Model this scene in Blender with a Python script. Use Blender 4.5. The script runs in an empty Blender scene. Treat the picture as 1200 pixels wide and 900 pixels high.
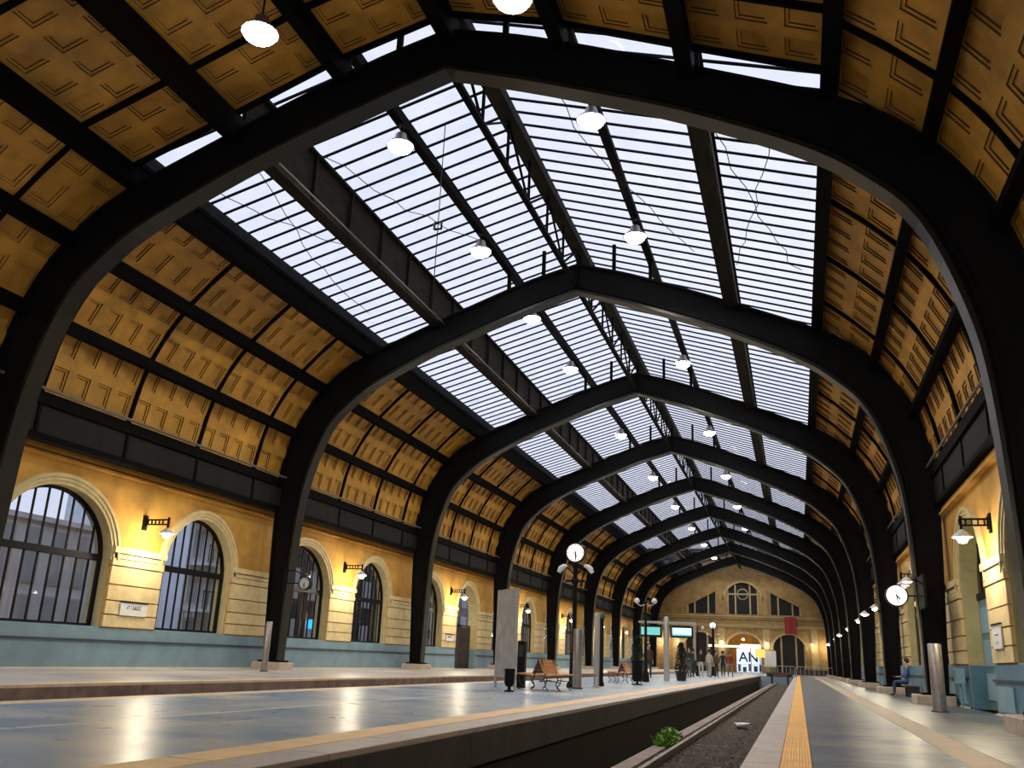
import bpy, bmesh, math, random
from mathutils import Vector, Matrix
random.seed(7)
C = bpy.context.scene.collection
PI = math.pi

# ---------------------------------------------------------------- camera
cam = bpy.data.objects.new('camera', bpy.data.cameras.new('camera'))
C.objects.link(cam)
R0 = ((0.95584, 0.29082, 0.04232), (0.04551, -0.28876, 0.95632), (-0.29034, 0.91216, 0.28925))
cam.matrix_world = Matrix(((R0[0][0], R0[1][0], -R0[2][0], 0.0),
                           (R0[0][1], R0[1][1], -R0[2][1], 0.0),
                           (R0[0][2], R0[1][2], -R0[2][2], 0.806),
                           (0, 0, 0, 1)))
cam.data.sensor_width = 36.0
cam.data.lens = 1054.5 / 1200 * 36.0
cam.data.clip_start = 0.05
cam.data.clip_end = 500
bpy.context.scene.camera = cam

# ---------------------------------------------------------------- world
w = bpy.data.worlds.new('world')
bpy.context.scene.world = w
w.use_nodes = True
wn = w.node_tree.nodes
wl = w.node_tree.links
bg = wn['Background']
tc = wn.new('ShaderNodeTexCoord')
nz = wn.new('ShaderNodeTexNoise')
nz.inputs['Scale'].default_value = 1.7
nz.inputs['Detail'].default_value = 4
rp = wn.new('ShaderNodeValToRGB')
rp.color_ramp.elements[0].position = 0.3
rp.color_ramp.elements[0].color = (0.56, 0.60, 0.74, 1)
rp.color_ramp.elements[1].position = 0.75
rp.color_ramp.elements[1].color = (0.70, 0.73, 0.85, 1)
wl.new(tc.outputs['Generated'], nz.inputs['Vector'])
wl.new(nz.outputs['Fac'], rp.inputs['Fac'])
wl.new(rp.outputs['Color'], bg.inputs['Color'])
SKY = 1.36
bg.inputs['Strength'].default_value = SKY

vs = bpy.context.scene.view_settings
vs.view_transform = 'Standard'
vs.look = 'None'
vs.gamma = 1
vs.use_curve_mapping = False
vs.exposure = 0.0

ROOF_LAMP_W = 480.0
WALL_LAMP_W = 190.0

# ---------------------------------------------------------------- layout numbers (metres)
XC = -6.954            # centre line of the shed
YA = 16.15             # first arch in view
BAY = 13.0
YEND = 127.6           # end wall
YBACK = -9.85
XL, XR = -18.55, 4.30  # wall faces
ISL0, ISL1 = -9.5, -3.62      # island platform edges
FAR1 = -12.55                 # edge of the platform along the left wall
RP0 = -0.51                   # edge of the right platform
PIT = -0.85
YPIT = 95.0

# ---------------------------------------------------------------- helpers
def link(o, parent=None):
    C.objects.link(o)
    if parent is not None:
        o.parent = parent
    return o

def tag(o, label=None, cat=None, group=None, kind=None):
    if label: o['label'] = label
    if cat: o['category'] = cat
    if group: o['group'] = group
    if kind: o['kind'] = kind
    return o

def empty(name, loc=(0, 0, 0), rz=0.0):
    o = bpy.data.objects.new(name, None)
    o.empty_display_size = 0.2
    o.location = loc
    o.rotation_euler = (0, 0, rz)
    C.objects.link(o)
    return o

def copy_tree(o, parent=None):
    c = o.copy()
    C.objects.link(c)
    if parent is not None:
        c.parent = parent
    for ch in o.children:
        copy_tree(ch, c)
    return c

class MB:
    """collects geometry for one mesh"""
    def __init__(s):
        s.v = []; s.f = []; s.m = []; s.sm = []
    def face(s, pts, mi=0, smooth=False):
        n = len(s.v); s.v += [tuple(p) for p in pts]
        s.f.append(tuple(range(n, n + len(pts)))); s.m.append(mi); s.sm.append(smooth)
    def raw(s, vs_, fs, mi=0, smooth=False):
        n = len(s.v); s.v += [tuple(p) for p in vs_]
        for f in fs:
            s.f.append(tuple(i + n for i in f)); s.m.append(mi); s.sm.append(smooth)
    def box(s, x0, x1, y0, y1, z0, z1, mi=0):
        if x0 > x1: x0, x1 = x1, x0
        if y0 > y1: y0, y1 = y1, y0
        if z0 > z1: z0, z1 = z1, z0
        s.raw([(x0,y0,z0),(x1,y0,z0),(x1,y1,z0),(x0,y1,z0),(x0,y0,z1),(x1,y0,z1),(x1,y1,z1),(x0,y1,z1)],
              [(0,3,2,1),(4,5,6,7),(0,1,5,4),(1,2,6,5),(2,3,7,6),(3,0,4,7)], mi)
    def cbox(s, x0, x1, y0, y1, z0, z1, c=0.01, mi=0):
        """box with chamfered long edges on top"""
        if x0 > x1: x0, x1 = x1, x0
        s.raw([(x0,y0,z0),(x1,y0,z0),(x1,y1,z0),(x0,y1,z0),
               (x0,y0,z1-c),(x1,y0,z1-c),(x1,y1,z1-c),(x0,y1,z1-c),
               (x0+c,y0+c,z1),(x1-c,y0+c,z1),(x1-c,y1-c,z1),(x0+c,y1-c,z1)],
              [(0,3,2,1),(8,9,10,11),(0,1,5,4),(1,2,6,5),(2,3,7,6),(3,0,4,7),
               (4,5,9,8),(5,6,10,9),(6,7,11,10),(7,4,8,11)], mi)
    def bar(s, a, b, wd, hd=None, mi=0, up=(0, 0, 1)):
        a = Vector(a); b = Vector(b); hd = hd or wd
        d = (b - a).normalized(); up = Vector(up)
        if abs(d.dot(up)) > 0.98: up = Vector((1, 0, 0))
        r = d.cross(up).normalized() * wd / 2; u = r.cross(d).normalized() * hd / 2
        vs_ = [a-r-u, a+r-u, a+r+u, a-r+u, b-r-u, b+r-u, b+r+u, b-r+u]
        s.raw(vs_, [(0,1,2,3),(7,6,5,4),(0,4,5,1),(1,5,6,2),(2,6,7,3),(3,7,4,0)], mi)
    def tube(s, pts, rs, n=10, mi=0, cap=True, smooth=True):
        pts = [Vector(p) for p in pts]
        if not isinstance(rs, (list, tuple)): rs = [rs] * len(pts)
        rings = []
        prev = None
        for i, p in enumerate(pts):
            if i == 0: d = pts[1] - p
            elif i == len(pts) - 1: d = p - pts[i-1]
            else: d = (pts[i+1] - pts[i-1])
            d.normalize()
            if prev is None:
                up = Vector((0, 0, 1)) if abs(d.z) < 0.9 else Vector((1, 0, 0))
                r = d.cross(up).normalized()
            else:
                r = (prev - d * prev.dot(d)).normalized()
            prev = r
            u = r.cross(d)
            rings.append([p + (r * math.cos(2*PI*k/n) + u * math.sin(2*PI*k/n)) * rs[i] for k in range(n)])
        vs_ = [q for rg in rings for q in rg]
        fs = []
        for i in range(len(rings) - 1):
            for k in range(n):
                fs.append((i*n+k, i*n+(k+1) % n, (i+1)*n+(k+1) % n, (i+1)*n+k))
        s.raw(vs_, fs, mi, smooth)
        if cap:
            s.face(list(reversed(rings[0])), mi); s.face(rings[-1], mi)
    def lathe(s, prof, c=(0, 0, 0), n=16, mi=0, axis='z', smooth=True):
        """prof: (r, h) list"""
        vs_ = []
        for r, h in prof:
            for k in range(n):
                a = 2*PI*k/n
                p = (r*math.cos(a), r*math.sin(a), h)
                if axis == 'y': p = (p[0], p[2], p[1])
                if axis == 'x': p = (p[2], p[0], p[1])
                vs_.append((p[0]+c[0], p[1]+c[1], p[2]+c[2]))
        fs = []
        for i in range(len(prof) - 1):
            for k in range(n):
                fs.append((i*n+k, i*n+(k+1) % n, (i+1)*n+(k+1) % n, (i+1)*n+k))
        s.raw(vs_, fs, mi, smooth)
    def build(s, name, mats, parent=None, loc=None):
        me = bpy.data.meshes.new(name)
        me.from_pydata(s.v, [], s.f)
        if not isinstance(mats, (list, tuple)): mats = [mats]
        for m in mats: me.materials.append(m)
        me.polygons.foreach_set('material_index', s.m)
        me.polygons.foreach_set('use_smooth', s.sm)
        me.update()
        o = bpy.data.objects.new(name, me)
        if loc: o.location = loc
        link(o, parent)
        return o

def inst(name, me, parent=None, loc=(0, 0, 0), rz=0):
    o = bpy.data.objects.new(name, me)
    o.location = loc
    o.rotation_euler = (0, 0, rz)
    return link(o, parent)

# ---------------------------------------------------------------- materials
def mat(name, col, rough=0.6, metal=0.0, spec=0.5, noise=0.0, scale=4.0, col2=None, bump=0.0, bscale=None,
        stretch=None, detail=5, rnd=0.0, coat=0.0):
    m = bpy.data.materials.new(name); m.use_nodes = True
    nt = m.node_tree; n = nt.nodes; l = nt.links
    b = n['Principled BSDF']
    b.inputs['Roughness'].default_value = rough
    b.inputs['Metallic'].default_value = metal
    b.inputs['Specular IOR Level'].default_value = spec
    b.inputs['Coat Weight'].default_value = coat
    b.inputs['Base Color'].default_value = (*col, 1)
    t = n.new('ShaderNodeTexCoord'); mp = n.new('ShaderNodeMapping')
    g = n.new('ShaderNodeNewGeometry')
    l.new(g.outputs['Position'], mp.inputs['Vector'])
    if stretch: mp.inputs['Scale'].default_value = stretch
    if noise or col2:
        nz = n.new('ShaderNodeTexNoise'); nz.inputs['Scale'].default_value = scale
        nz.inputs['Detail'].default_value = detail; nz.inputs['Roughness'].default_value = 0.6
        l.new(mp.outputs['Vector'], nz.inputs['Vector'])
        cr = n.new('ShaderNodeValToRGB')
        c2 = col2 if col2 else tuple(max(0, c * (1 - noise)) for c in col)
        c1 = col if col2 else tuple(min(1, c * (1 + noise * 0.6)) for c in col)
        cr.color_ramp.elements[0].position = 0.33; cr.color_ramp.elements[0].color = (*c2, 1)
        cr.color_ramp.elements[1].position = 0.68; cr.color_ramp.elements[1].color = (*c1, 1)
        l.new(nz.outputs['Fac'], cr.inputs['Fac'])
        out = cr.outputs['Color']
        if rnd:
            oi = n.new('ShaderNodeObjectInfo')
            mr = n.new('ShaderNodeMapRange')
            mr.inputs['To Min'].default_value = 1 - rnd; mr.inputs['To Max'].default_value = 1 + rnd
            l.new(oi.outputs['Random'], mr.inputs['Value'])
            mx = n.new('ShaderNodeVectorMath'); mx.operation = 'SCALE'
            l.new(out, mx.inputs[0]); l.new(mr.outputs['Result'], mx.inputs['Scale'])
            out = mx.outputs['Vector']
        l.new(out, b.inputs['Base Color'])
    if bump:
        nb = n.new('ShaderNodeTexNoise'); nb.inputs['Scale'].default_value = bscale or scale * 4
        nb.inputs['Detail'].default_value = 6
        l.new(mp.outputs['Vector'], nb.inputs['Vector'])
        bp = n.new('ShaderNodeBump'); bp.inputs['Strength'].default_value = bump; bp.inputs['Distance'].default_value = 0.02
        l.new(nb.outputs['Fac'], bp.inputs['Height']); l.new(bp.outputs['Normal'], b.inputs['Normal'])
    return m

def emit(name, col, st):
    m = bpy.data.materials.new(name); m.use_nodes = True
    b = m.node_tree.nodes['Principled BSDF']
    b.inputs['Base Color'].default_value = (*col, 1)
    b.inputs['Emission Color'].default_value = (*col, 1)
    b.inputs['Emission Strength'].default_value = st
    return m

def glassy(name, tint, trans, gloss_rough=0.05, translucent=None, gl=0.12, dirt=0.0):
    m = bpy.data.materials.new(name); m.use_nodes = True
    nt = m.node_tree; n = nt.nodes; l = nt.links
    n.remove(n['Principled BSDF'])
    out = n['Material Output']
    tr = n.new('ShaderNodeBsdfTransparent'); tr.inputs['Color'].default_value = (*tint, 1)
    gs = n.new('ShaderNodeBsdfGlossy'); gs.inputs['Roughness'].default_value = gloss_rough
    mx = n.new('ShaderNodeMixShader'); mx.inputs['Fac'].default_value = gl
    l.new(tr.outputs[0], mx.inputs[1]); l.new(gs.outputs[0], mx.inputs[2])
    last = mx.outputs[0]
    if translucent:
        tl = n.new('ShaderNodeBsdfTranslucent'); tl.inputs['Color'].default_value = (*translucent, 1)
        m2 = n.new('ShaderNodeMixShader')
        g = n.new('ShaderNodeNewGeometry')
        nz = n.new('ShaderNodeTexNoise'); nz.inputs['Scale'].default_value = 0.9; nz.inputs['Detail'].default_value = 6
        l.new(g.outputs['Position'], nz.inputs['Vector'])
        mr = n.new('ShaderNodeMapRange')
        mr.inputs['From Min'].default_value = 0.4; mr.inputs['From Max'].default_value = 0.75
        mr.inputs['To Min'].default_value = dirt; mr.inputs['To Max'].default_value = dirt + 0.3
        l.new(nz.outputs['Fac'], mr.inputs['Value'])
        l.new(mr.outputs['Result'], m2.inputs['Fac'])
        l.new(last, m2.inputs[1]); l.new(tl.outputs[0], m2.inputs[2])
        last = m2.outputs[0]
    l.new(last, out.inputs['Surface'])
    return m

M = {}
M['iron'] = mat('dark_iron', (0.0035, 0.0034, 0.0034), 0.75, 0.0, 0.06, noise=0.4, scale=3, bump=0.25, bscale=14)
M['iron_arch'] = mat('arch_iron', (0.0045, 0.0042, 0.004), 0.65, 0.0, 0.10, noise=0.35, scale=2.0, bump=0.3, bscale=10)
M['iron_flange'] = mat('flange_iron', (0.010, 0.009, 0.0075), 0.36, 0.0, 0.32, noise=0.35, scale=3)
M['iron_dirty'] = mat('dirty_iron', (0.030, 0.023, 0.017), 0.75, 0.0, 0.08, col2=(0.010, 0.009, 0.008), scale=5, bump=0.4, bscale=20,
                      stretch=(1, 0.25, 2))
M['black'] = mat('black_paint', (0.006, 0.006, 0.007), 0.55, spec=0.15)
M['conduit'] = mat('grey_conduit', (0.13, 0.12, 0.10), 0.5)
M['bar'] = mat('glazing_bar_paint', (0.004, 0.005, 0.010), 0.7, spec=0.08)
M['panel'] = mat('ochre_panel', (0.52, 0.255, 0.030), 0.6, noise=0.35, scale=1.2, bump=0.25, bscale=9, rnd=0.10, detail=8)
M['panel_edge_shade'] = mat('panel_edge_shade', (0.10, 0.042, 0.014), 0.8)  # dark brown on the coffer step walls, painting in the shade of the recesses
M['fascia'] = mat('fascia_plate', (0.016, 0.014, 0.013), 0.75, spec=0.15, noise=0.3, scale=2)
M['pane'] = glassy('roof_glass', (0.98, 0.98, 0.99), 0.9, translucent=(0.75, 0.74, 0.74), gl=0.03, dirt=0.0)
M['winglass'] = glassy('window_glass', (0.96, 0.97, 0.99), 0.9, gl=0.07, gloss_rough=0.02)
M['wall'] = mat('ochre_plaster', (0.56, 0.29, 0.048), 0.85, noise=0.28, scale=1.1, bump=0.2, bscale=12, detail=8)
M['stone'] = mat('cream_stone', (0.70, 0.54, 0.27), 0.8, noise=0.16, scale=3, bump=0.2, bscale=15, rnd=0.06)
M['trim'] = mat('cream_trim', (0.60, 0.47, 0.23), 0.8, noise=0.15, scale=4, bump=0.1)
M['dado'] = mat('dado_paint', (0.21, 0.315, 0.36), 0.55, noise=0.15, scale=1.5, bump=0.1)
M['dado_r'] = mat('dado_blue_paint', (0.085, 0.20, 0.29), 0.5, noise=0.2, scale=2)
M['dado_light'] = mat('dado_light_paint', (0.22, 0.36, 0.43), 0.55, noise=0.12, scale=2)
M['ledge'] = mat('dado_ledge', (0.03, 0.045, 0.052), 0.6)
M['plinth'] = mat('pink_stone', (0.56, 0.44, 0.33), 0.7, noise=0.2, scale=6, bump=0.3)
M['coping'] = mat('coping_stone', (0.50, 0.42, 0.36), 0.5, noise=0.15, scale=3, bump=0.15, rnd=0.05)
M['coping_pale'] = mat('pale_coping', (0.80, 0.62, 0.43), 0.45, noise=0.12, scale=3, rnd=0.04)
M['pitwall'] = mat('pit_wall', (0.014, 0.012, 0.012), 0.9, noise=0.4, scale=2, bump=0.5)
M['brownstone'] = mat('brown_kerb_stone', (0.32, 0.21, 0.16), 0.7, col2=(0.15, 0.105, 0.085), scale=3, bump=0.3)
M['pitlip'] = mat('dark_coping_face', (0.055, 0.052, 0.052), 0.8, noise=0.3, scale=2)
M['rail'] = mat('rail_steel', (0.11, 0.075, 0.055), 0.5, 0.5, noise=0.3, scale=8)
M['sleeper'] = mat('sleeper_wood', (0.12, 0.098, 0.08), 0.85, noise=0.4, scale=8, bump=0.5)
M['ballast'] = mat('ballast_stone', (0.13, 0.105, 0.085), 0.9, noise=0.4, scale=9, rnd=0.3)
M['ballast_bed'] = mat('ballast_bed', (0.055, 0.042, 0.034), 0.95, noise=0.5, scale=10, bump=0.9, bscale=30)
M['weed'] = mat('weed_leaf', (0.22, 0.42, 0.06), 0.6, noise=0.3, scale=20)
M['paper'] = mat('crumpled_paper', (0.85, 0.85, 0.85), 0.8)
M['white'] = mat('white_paint', (0.72, 0.71, 0.68), 0.5)
M['grey_metal'] = mat('brushed_metal', (0.30, 0.27, 0.25), 0.38, 0.6, noise=0.15, scale=6)
M['dark_metal'] = mat('dark_metal', (0.05, 0.045, 0.045), 0.5, 0.4)
M['wood'] = mat('orange_wood', (0.60, 0.255, 0.065), 0.42, noise=0.3, scale=5, stretch=(1, .3, 4), rnd=.1)
M['wood_dark'] = mat('brown_wood', (0.115, 0.05, 0.028), 0.6, noise=0.3, scale=5)
M['board'] = mat('faded_board', (0.52, 0.49, 0.45), 0.5, col2=(0.30, 0.28, 0.26), scale=2.2, detail=8)
M['board_frame'] = mat('board_frame', (0.42, 0.41, 0.39), 0.4, 0.3)
M['red'] = mat('red_cloth', (0.22, 0.018, 0.016), 0.85)
M['green_panel'] = mat('green_metal', (0.02, 0.11, 0.06), 0.5)
M['shrub'] = mat('shrub_leaf', (0.018, 0.045, 0.020), 0.6, noise=0.4, scale=12)
M['trunk'] = mat('trunk', (0.05, 0.035, 0.022), 0.8)
M['skin'] = mat('skin', (0.45, 0.26, 0.18), 0.6)
M['hair'] = mat('dark_hair', (0.02, 0.014, 0.01), 0.6)
M['olive'] = mat('olive_jamb', (0.46, 0.40, 0.19), 0.7, noise=0.15, scale=2)
M['doorgreen'] = mat('door_paint', (0.12, 0.20, 0.19), 0.5, noise=0.15, scale=2)
M['gate'] = mat('gate_brown', (0.026, 0.017, 0.013), 0.6)
M['dim'] = mat('unlit_room', (0.03, 0.026, 0.022), 0.9)
M['facade_pale'] = mat('pale_facade', (0.74, 0.82, 0.92), 0.8, noise=0.12, scale=1)
M['facade_mid'] = mat('grey_facade', (0.24, 0.26, 0.29), 0.8, noise=0.3, scale=1)
M['facade_dark'] = mat('dark_facade', (0.045, 0.045, 0.050), 0.8, noise=0.3, scale=1)
M['facade_glass'] = mat('facade_glass', (0.44, 0.52, 0.60), 0.3)
M['dark_glass'] = mat('dark_glass', (0.012, 0.011, 0.011), 0.35, spec=0.2)
M['asphalt'] = mat('asphalt', (0.05, 0.05, 0.055), 0.9, noise=0.2, scale=3)
M['lamp_glow'] = emit('lamp_glow', (1.0, 0.97, 0.90), 40)
M['wall_glow'] = emit('wall_lamp_glow', (1.0, 0.93, 0.78), 22)
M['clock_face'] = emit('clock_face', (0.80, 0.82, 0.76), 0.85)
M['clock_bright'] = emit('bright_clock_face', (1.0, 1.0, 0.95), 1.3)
M['clock_dim'] = mat('clock_dim_face', (0.5, 0.5, 0.47), 0.4)
M['screen'] = emit('screen_teal', (0.16, 0.55, 0.50), 0.7)
M['screen_w'] = emit('screen_white', (0.62, 0.82, 0.95), 0.8)
M['poster'] = emit('poster_light', (0.55, 0.75, 1.0), 0.85)
M['poster_warm'] = emit('poster_warm', (1.0, 0.88, 0.62), 1.5)
M['ink'] = mat('blue_ink', (0.012, 0.03, 0.09), 0.6)
M['ink_grey'] = mat('grey_ink', (0.22, 0.22, 0.25), 0.6)
M['neon'] = emit('neon_blue', (0.02, 0.42, 0.95), 1.6)
M['neon_w'] = emit('neon_white', (0.8, 0.95, 1.0), 1.6)

def floor_mat(name, ca, cb, cc, rough, seed):
    m = bpy.data.materials.new(name); m.use_nodes = True
    nt = m.node_tree; n = nt.nodes; l = nt.links
    b = n['Principled BSDF']
    g = n.new('ShaderNodeNewGeometry')
    oi = n.new('ShaderNodeObjectInfo')
    mp = n.new('ShaderNodeMapping'); mp.inputs['Location'].default_value = (seed, seed, 0)
    mp.inputs['Scale'].default_value = (0.45, 0.9, 1)
    l.new(g.outputs['Position'], mp.inputs['Vector'])
    nz = n.new('ShaderNodeTexNoise'); nz.inputs['Scale'].default_value = 0.9; nz.inputs['Detail'].default_value = 4
    nz.inputs['Roughness'].default_value = 0.5
    l.new(mp.outputs['Vector'], nz.inputs['Vector'])
    ad = n.new('ShaderNodeMath'); ad.operation = 'MULTIPLY_ADD'
    ad.inputs[1].default_value = 0.22
    l.new(oi.outputs['Random'], ad.inputs[0]); l.new(nz.outputs['Fac'], ad.inputs[2])
    cr = n.new('ShaderNodeValToRGB')
    e = cr.color_ramp.elements
    e[0].position = 0.42; e[0].color = (*ca, 1)
    e[1].position = 0.80; e[1].color = (*cc, 1)
    k = e.new(0.6); k.color = (*cb, 1)
    l.new(ad.outputs[0], cr.inputs['Fac'])
    l.new(cr.outputs['Color'], b.inputs['Base Color'])
    n2 = n.new('ShaderNodeTexNoise'); n2.inputs['Scale'].default_value = 2.5; n2.inputs['Detail'].default_value = 5
    l.new(g.outputs['Position'], n2.inputs['Vector'])
    mr = n.new('ShaderNodeMapRange'); mr.inputs['To Min'].default_value = rough * 0.7; mr.inputs['To Max'].default_value = rough * 1.5
    l.new(n2.outputs['Fac'], mr.inputs['Value']); l.new(mr.outputs['Result'], b.inputs['Roughness'])
    bp = n.new('ShaderNodeBump'); bp.inputs['Strength'].default_value = 0.025; bp.inputs['Distance'].default_value = 0.02
    l.new(n2.outputs['Fac'], bp.inputs['Height']); l.new(bp.outputs['Normal'], b.inputs['Normal'])
    b.inputs['Specular IOR Level'].default_value = 0.42
    return m
M['floor_isl'] = floor_mat('island_paving', (0.22, 0.31, 0.42), (0.35, 0.43, 0.50), (0.52, 0.54, 0.52), 0.28, 3)
M['floor_r'] = floor_mat('right_paving', (0.055, 0.080, 0.150), (0.105, 0.125, 0.140), (0.165, 0.170, 0.165), 0.33, 11)
M['floor_far'] = floor_mat('left_paving', (0.42, 0.39, 0.35), (0.52, 0.49, 0.45), (0.62, 0.58, 0.53), 0.32, 21)

def tactile(name, col, period, axis):
    m = mat(name, col, 0.5, noise=0.12, scale=3, rnd=0.04)
    nt = m.node_tree; n = nt.nodes; l = nt.links
    g = n.new('ShaderNodeNewGeometry'); wv = n.new('ShaderNodeTexWave')
    wv.bands_direction = axis; wv.inputs['Scale'].default_value = 2*PI / period / 20 * 1.0
    wv.wave_profile = 'SIN'
    l.new(g.outputs['Position'], wv.inputs['Vector'])
    bp = n.new('ShaderNodeBump'); bp.inputs['Strength'].default_value = 0.5; bp.inputs['Distance'].default_value = 0.004
    l.new(wv.outputs['Fac'], bp.inputs['Height']); l.new(bp.outputs['Normal'], n['Principled BSDF'].inputs['Normal'])
    return m
M['yellow'] = tactile('yellow_tactile', (0.95, 0.47, 0.050), 0.026, 'X')
M['yellow_pale'] = tactile('island_tactile', (0.86, 0.56, 0.24), 0.03, 'X')
M['cream_tactile'] = tactile('cream_tactile', (0.50, 0.39, 0.27), 0.03, 'X')

# ================================================================= SETTING
# ---- ground, pits, platforms -------------------------------------------------
def struct(o):
    o['kind'] = 'structure'; return o

b = MB()
b.box(XL - 0.6, XR + 0.6, YBACK, YEND + 0.5, PIT - 1.0, PIT - 0.7)
struct(b.build('floor', M['ballast_bed']))
b = MB(); b.box(-2.62, RP0 + 0.12, YBACK, YPIT, PIT - .7, PIT + 0.06); b.box(FAR1 + .02, ISL0 + .3, YBACK, YPIT, PIT - .7, PIT); struct(b.build('track_bed', M['ballast_bed']))

def platform(name, x0, x1, y1, m, z=0.0):
    b = MB(); b.box(x0, x1, YBACK, y1, PIT - .7, z - 0.03)
    return struct(b.build(name, m))
PL = platform('platform_left', XL - 0.05, FAR1 - 0.35, YEND, M['floor_far'])
PI_ = platform('platform_island', ISL0 + 0.3, ISL1 - 0.35, YPIT, M['floor_isl'])
PR = platform('platform_right', RP0 + 0.3, XR + 0.05, YEND, M['floor_r'])
b = MB(); b.box(FAR1 - 0.35, RP0 + 0.3, YPIT, YEND, PIT - .7, 0.0)
PE = struct(b.build('platform_head', M['floor_isl']))

def mesh_of(fn, mats, name):
    b = MB(); fn(b)
    me = bpy.data.meshes.new(name); me.from_pydata(b.v, [], b.f)
    for m in (mats if isinstance(mats, (list, tuple)) else [mats]): me.materials.append(m)
    me.polygons.foreach_set('material_index', b.m)
    me.polygons.foreach_set('use_smooth', b.sm); me.update()
    return me

def run(parent, name, x0, x1, y0, y1, ln, z0, z1, m, limit=300, gap=0.006, ch=0.006):
    """a line of blocks along the track, each an object up to y=limit, the remainder one joined part"""
    me = mesh_of(lambda b: b.cbox(x0, x1, gap, ln - gap, z0, z1, ch), m, name)
    y = y0
    rest = MB(); n = 0
    while y < y1 - 1e-3:
        if y < limit:
            inst(name, me, parent, (0, y, random.uniform(-0.001, 0.001)))
        else:
            L = min(ln, y1 - y); rest.cbox(x0, x1, y + gap, y + L - gap, z0, z1, ch); n += 1
        y += ln
    if n:
        o = rest.build(name + '_row', m, parent); o['kind'] = 'stuff'

# paving slabs
def paving(parent, name, x0, x1, nx, y0, ylim, y1, ln, m, z1=0.0):
    dx = (x1 - x0) / nx
    for i in range(nx):
        me = mesh_of(lambda b: b.cbox(0.0008, dx - 0.0008, 0.0008, ln - 0.0008, -0.04, z1, 0.001), m, name)
        y = y0
        while y < ylim - 1e-3:
            inst(name, me, parent, (x0 + i * dx, y, random.uniform(-0.0001, 0.0)))
            y += ln
    b = MB(); y = ylim
    b.box(x0, x1, YBACK, y0 - 0.004, -0.04, z1)
    while y < y1:
        L = min(ln, y1 - y)
        for i in range(nx):
            b.box(x0 + i*dx + 0.002, x0 + (i+1)*dx - 0.002, y + 0.002, y + L - 0.002, -0.04, z1)
        y += L
    o = b.build(name + '_field', m, parent); o['kind'] = 'stuff'

# island: coping | tactile | paving | light line | paving | coping left edge
run(PI_, 'coping_stone', ISL1 - 0.40, ISL1, -2, YPIT, 1.5, -0.40, 0.0, [M['coping']], 40)
run(PI_, 'tactile_tile', ISL1 - 0.80, ISL1 - 0.405, -2, YPIT, 1.0, -0.04, 0.004, [M['yellow_pale']], 30)
paving(PI_, 'paving_slab', -6.70, ISL1 - 0.805, 3, 4.0, 22.0, YPIT, 1.2, M['floor_isl'])
b = MB(); b.box(-6.80, -6.705, YBACK, YPIT, -0.04, 0.0)
b.build('inlay_line', mat('pale_inlay', (0.62, 0.63, 0.60), 0.4), PI_)
paving(PI_, 'paving_slab', ISL0 + 0.40, -6.805, 3, 5.0, 20.0, YPIT, 1.25, M['floor_isl'])
run(PI_, 'edge_stone', ISL0, ISL0 + 0.395, -2, YPIT, 1.5, -0.40, 0.002, [M['coping_pale']], 38)
# right platform
run(PR, 'coping_stone', RP0, -0.20, -2, YPIT, 1.2, -0.40, 0.0, [M['coping']], 30)
run(PR, 'tactile_tile', -0.195, 0.075, -2, YEND - .1, 0.8, -0.04, 0.004, [M['yellow']], 30)
paving(PR, 'paving_slab', 0.08, 1.49, 1, 4.4, 22.4, YEND - 0.1, 1.0, M['floor_r'])
run(PR, 'guide_tile', 1.495, 1.905, -2, YEND - .1, 0.8, -0.04, 0.003, [M['cream_tactile']], 30)
paving(PR, 'paving_slab', 1.91, XR + 0.02, 2, 5.4, 23.4, YEND - 0.1, 1.0, M['floor_r'])
# left platform
run(PL, 'coping_stone', FAR1 - 0.45, FAR1, -2, YPIT, 1.8, -0.40, 0.0, [M['coping_pale']], 45)
paving(PL, 'paving_slab', XL, FAR1 - 0.455, 3, 8.0, 26.0, YEND - .1, 1.5, M['floor_far'])
b = MB(); b.box(-16.4, -16.15, YBACK, YEND-1, -0.02, 0.004)
b.build('inlay_line', M['coping_pale'], PL)
# pit walls
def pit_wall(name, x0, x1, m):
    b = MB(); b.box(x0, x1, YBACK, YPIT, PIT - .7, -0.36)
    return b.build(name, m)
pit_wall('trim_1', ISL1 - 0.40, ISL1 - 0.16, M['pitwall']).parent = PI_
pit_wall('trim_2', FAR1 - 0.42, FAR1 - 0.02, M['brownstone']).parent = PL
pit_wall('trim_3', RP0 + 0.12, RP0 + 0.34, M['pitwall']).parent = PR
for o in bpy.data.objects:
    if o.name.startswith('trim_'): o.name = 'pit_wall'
# coping face of the left platform reads brown: facing slabs below the pale lip
run(PL, 'facing_slab', FAR1 - 0.02, FAR1 + 0.015, 6, YPIT, 2.0, PIT + 0.02, -0.05, [M['brownstone']], 60)
run(PI_, 'facing_slab', ISL1 - 0.02, ISL1 + 0.012, 4, YPIT, 3.2, -0.42, -0.05, [M['pitlip']], 60)

# ---- walls ---------------------------------------------------------------
SILL, SPRING, CROWN = 1.09, 2.95, 4.68
WTOP = 6.8
WT = 0.55
wins = []   # (centre y, half width) per bay, -1..8
for k in range(-2, 9):
    wins.append((YA + 13*k + 3.17, 2.07)); wins.append((YA + 13*k + 9.38, 1.78))
wins = [w_ for w_ in wins if w_[0] - w_[1] > YBACK + 0.3 and w_[0] + w_[1] < YEND - 0.4]
def arch_z(y, c, hw, spring=SPRING, crown=CROWN):
    t = max(0.0, 1 - ((y - c)/hw)**2)
    return spring + (crown - spring) * math.sqrt(t)

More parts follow.
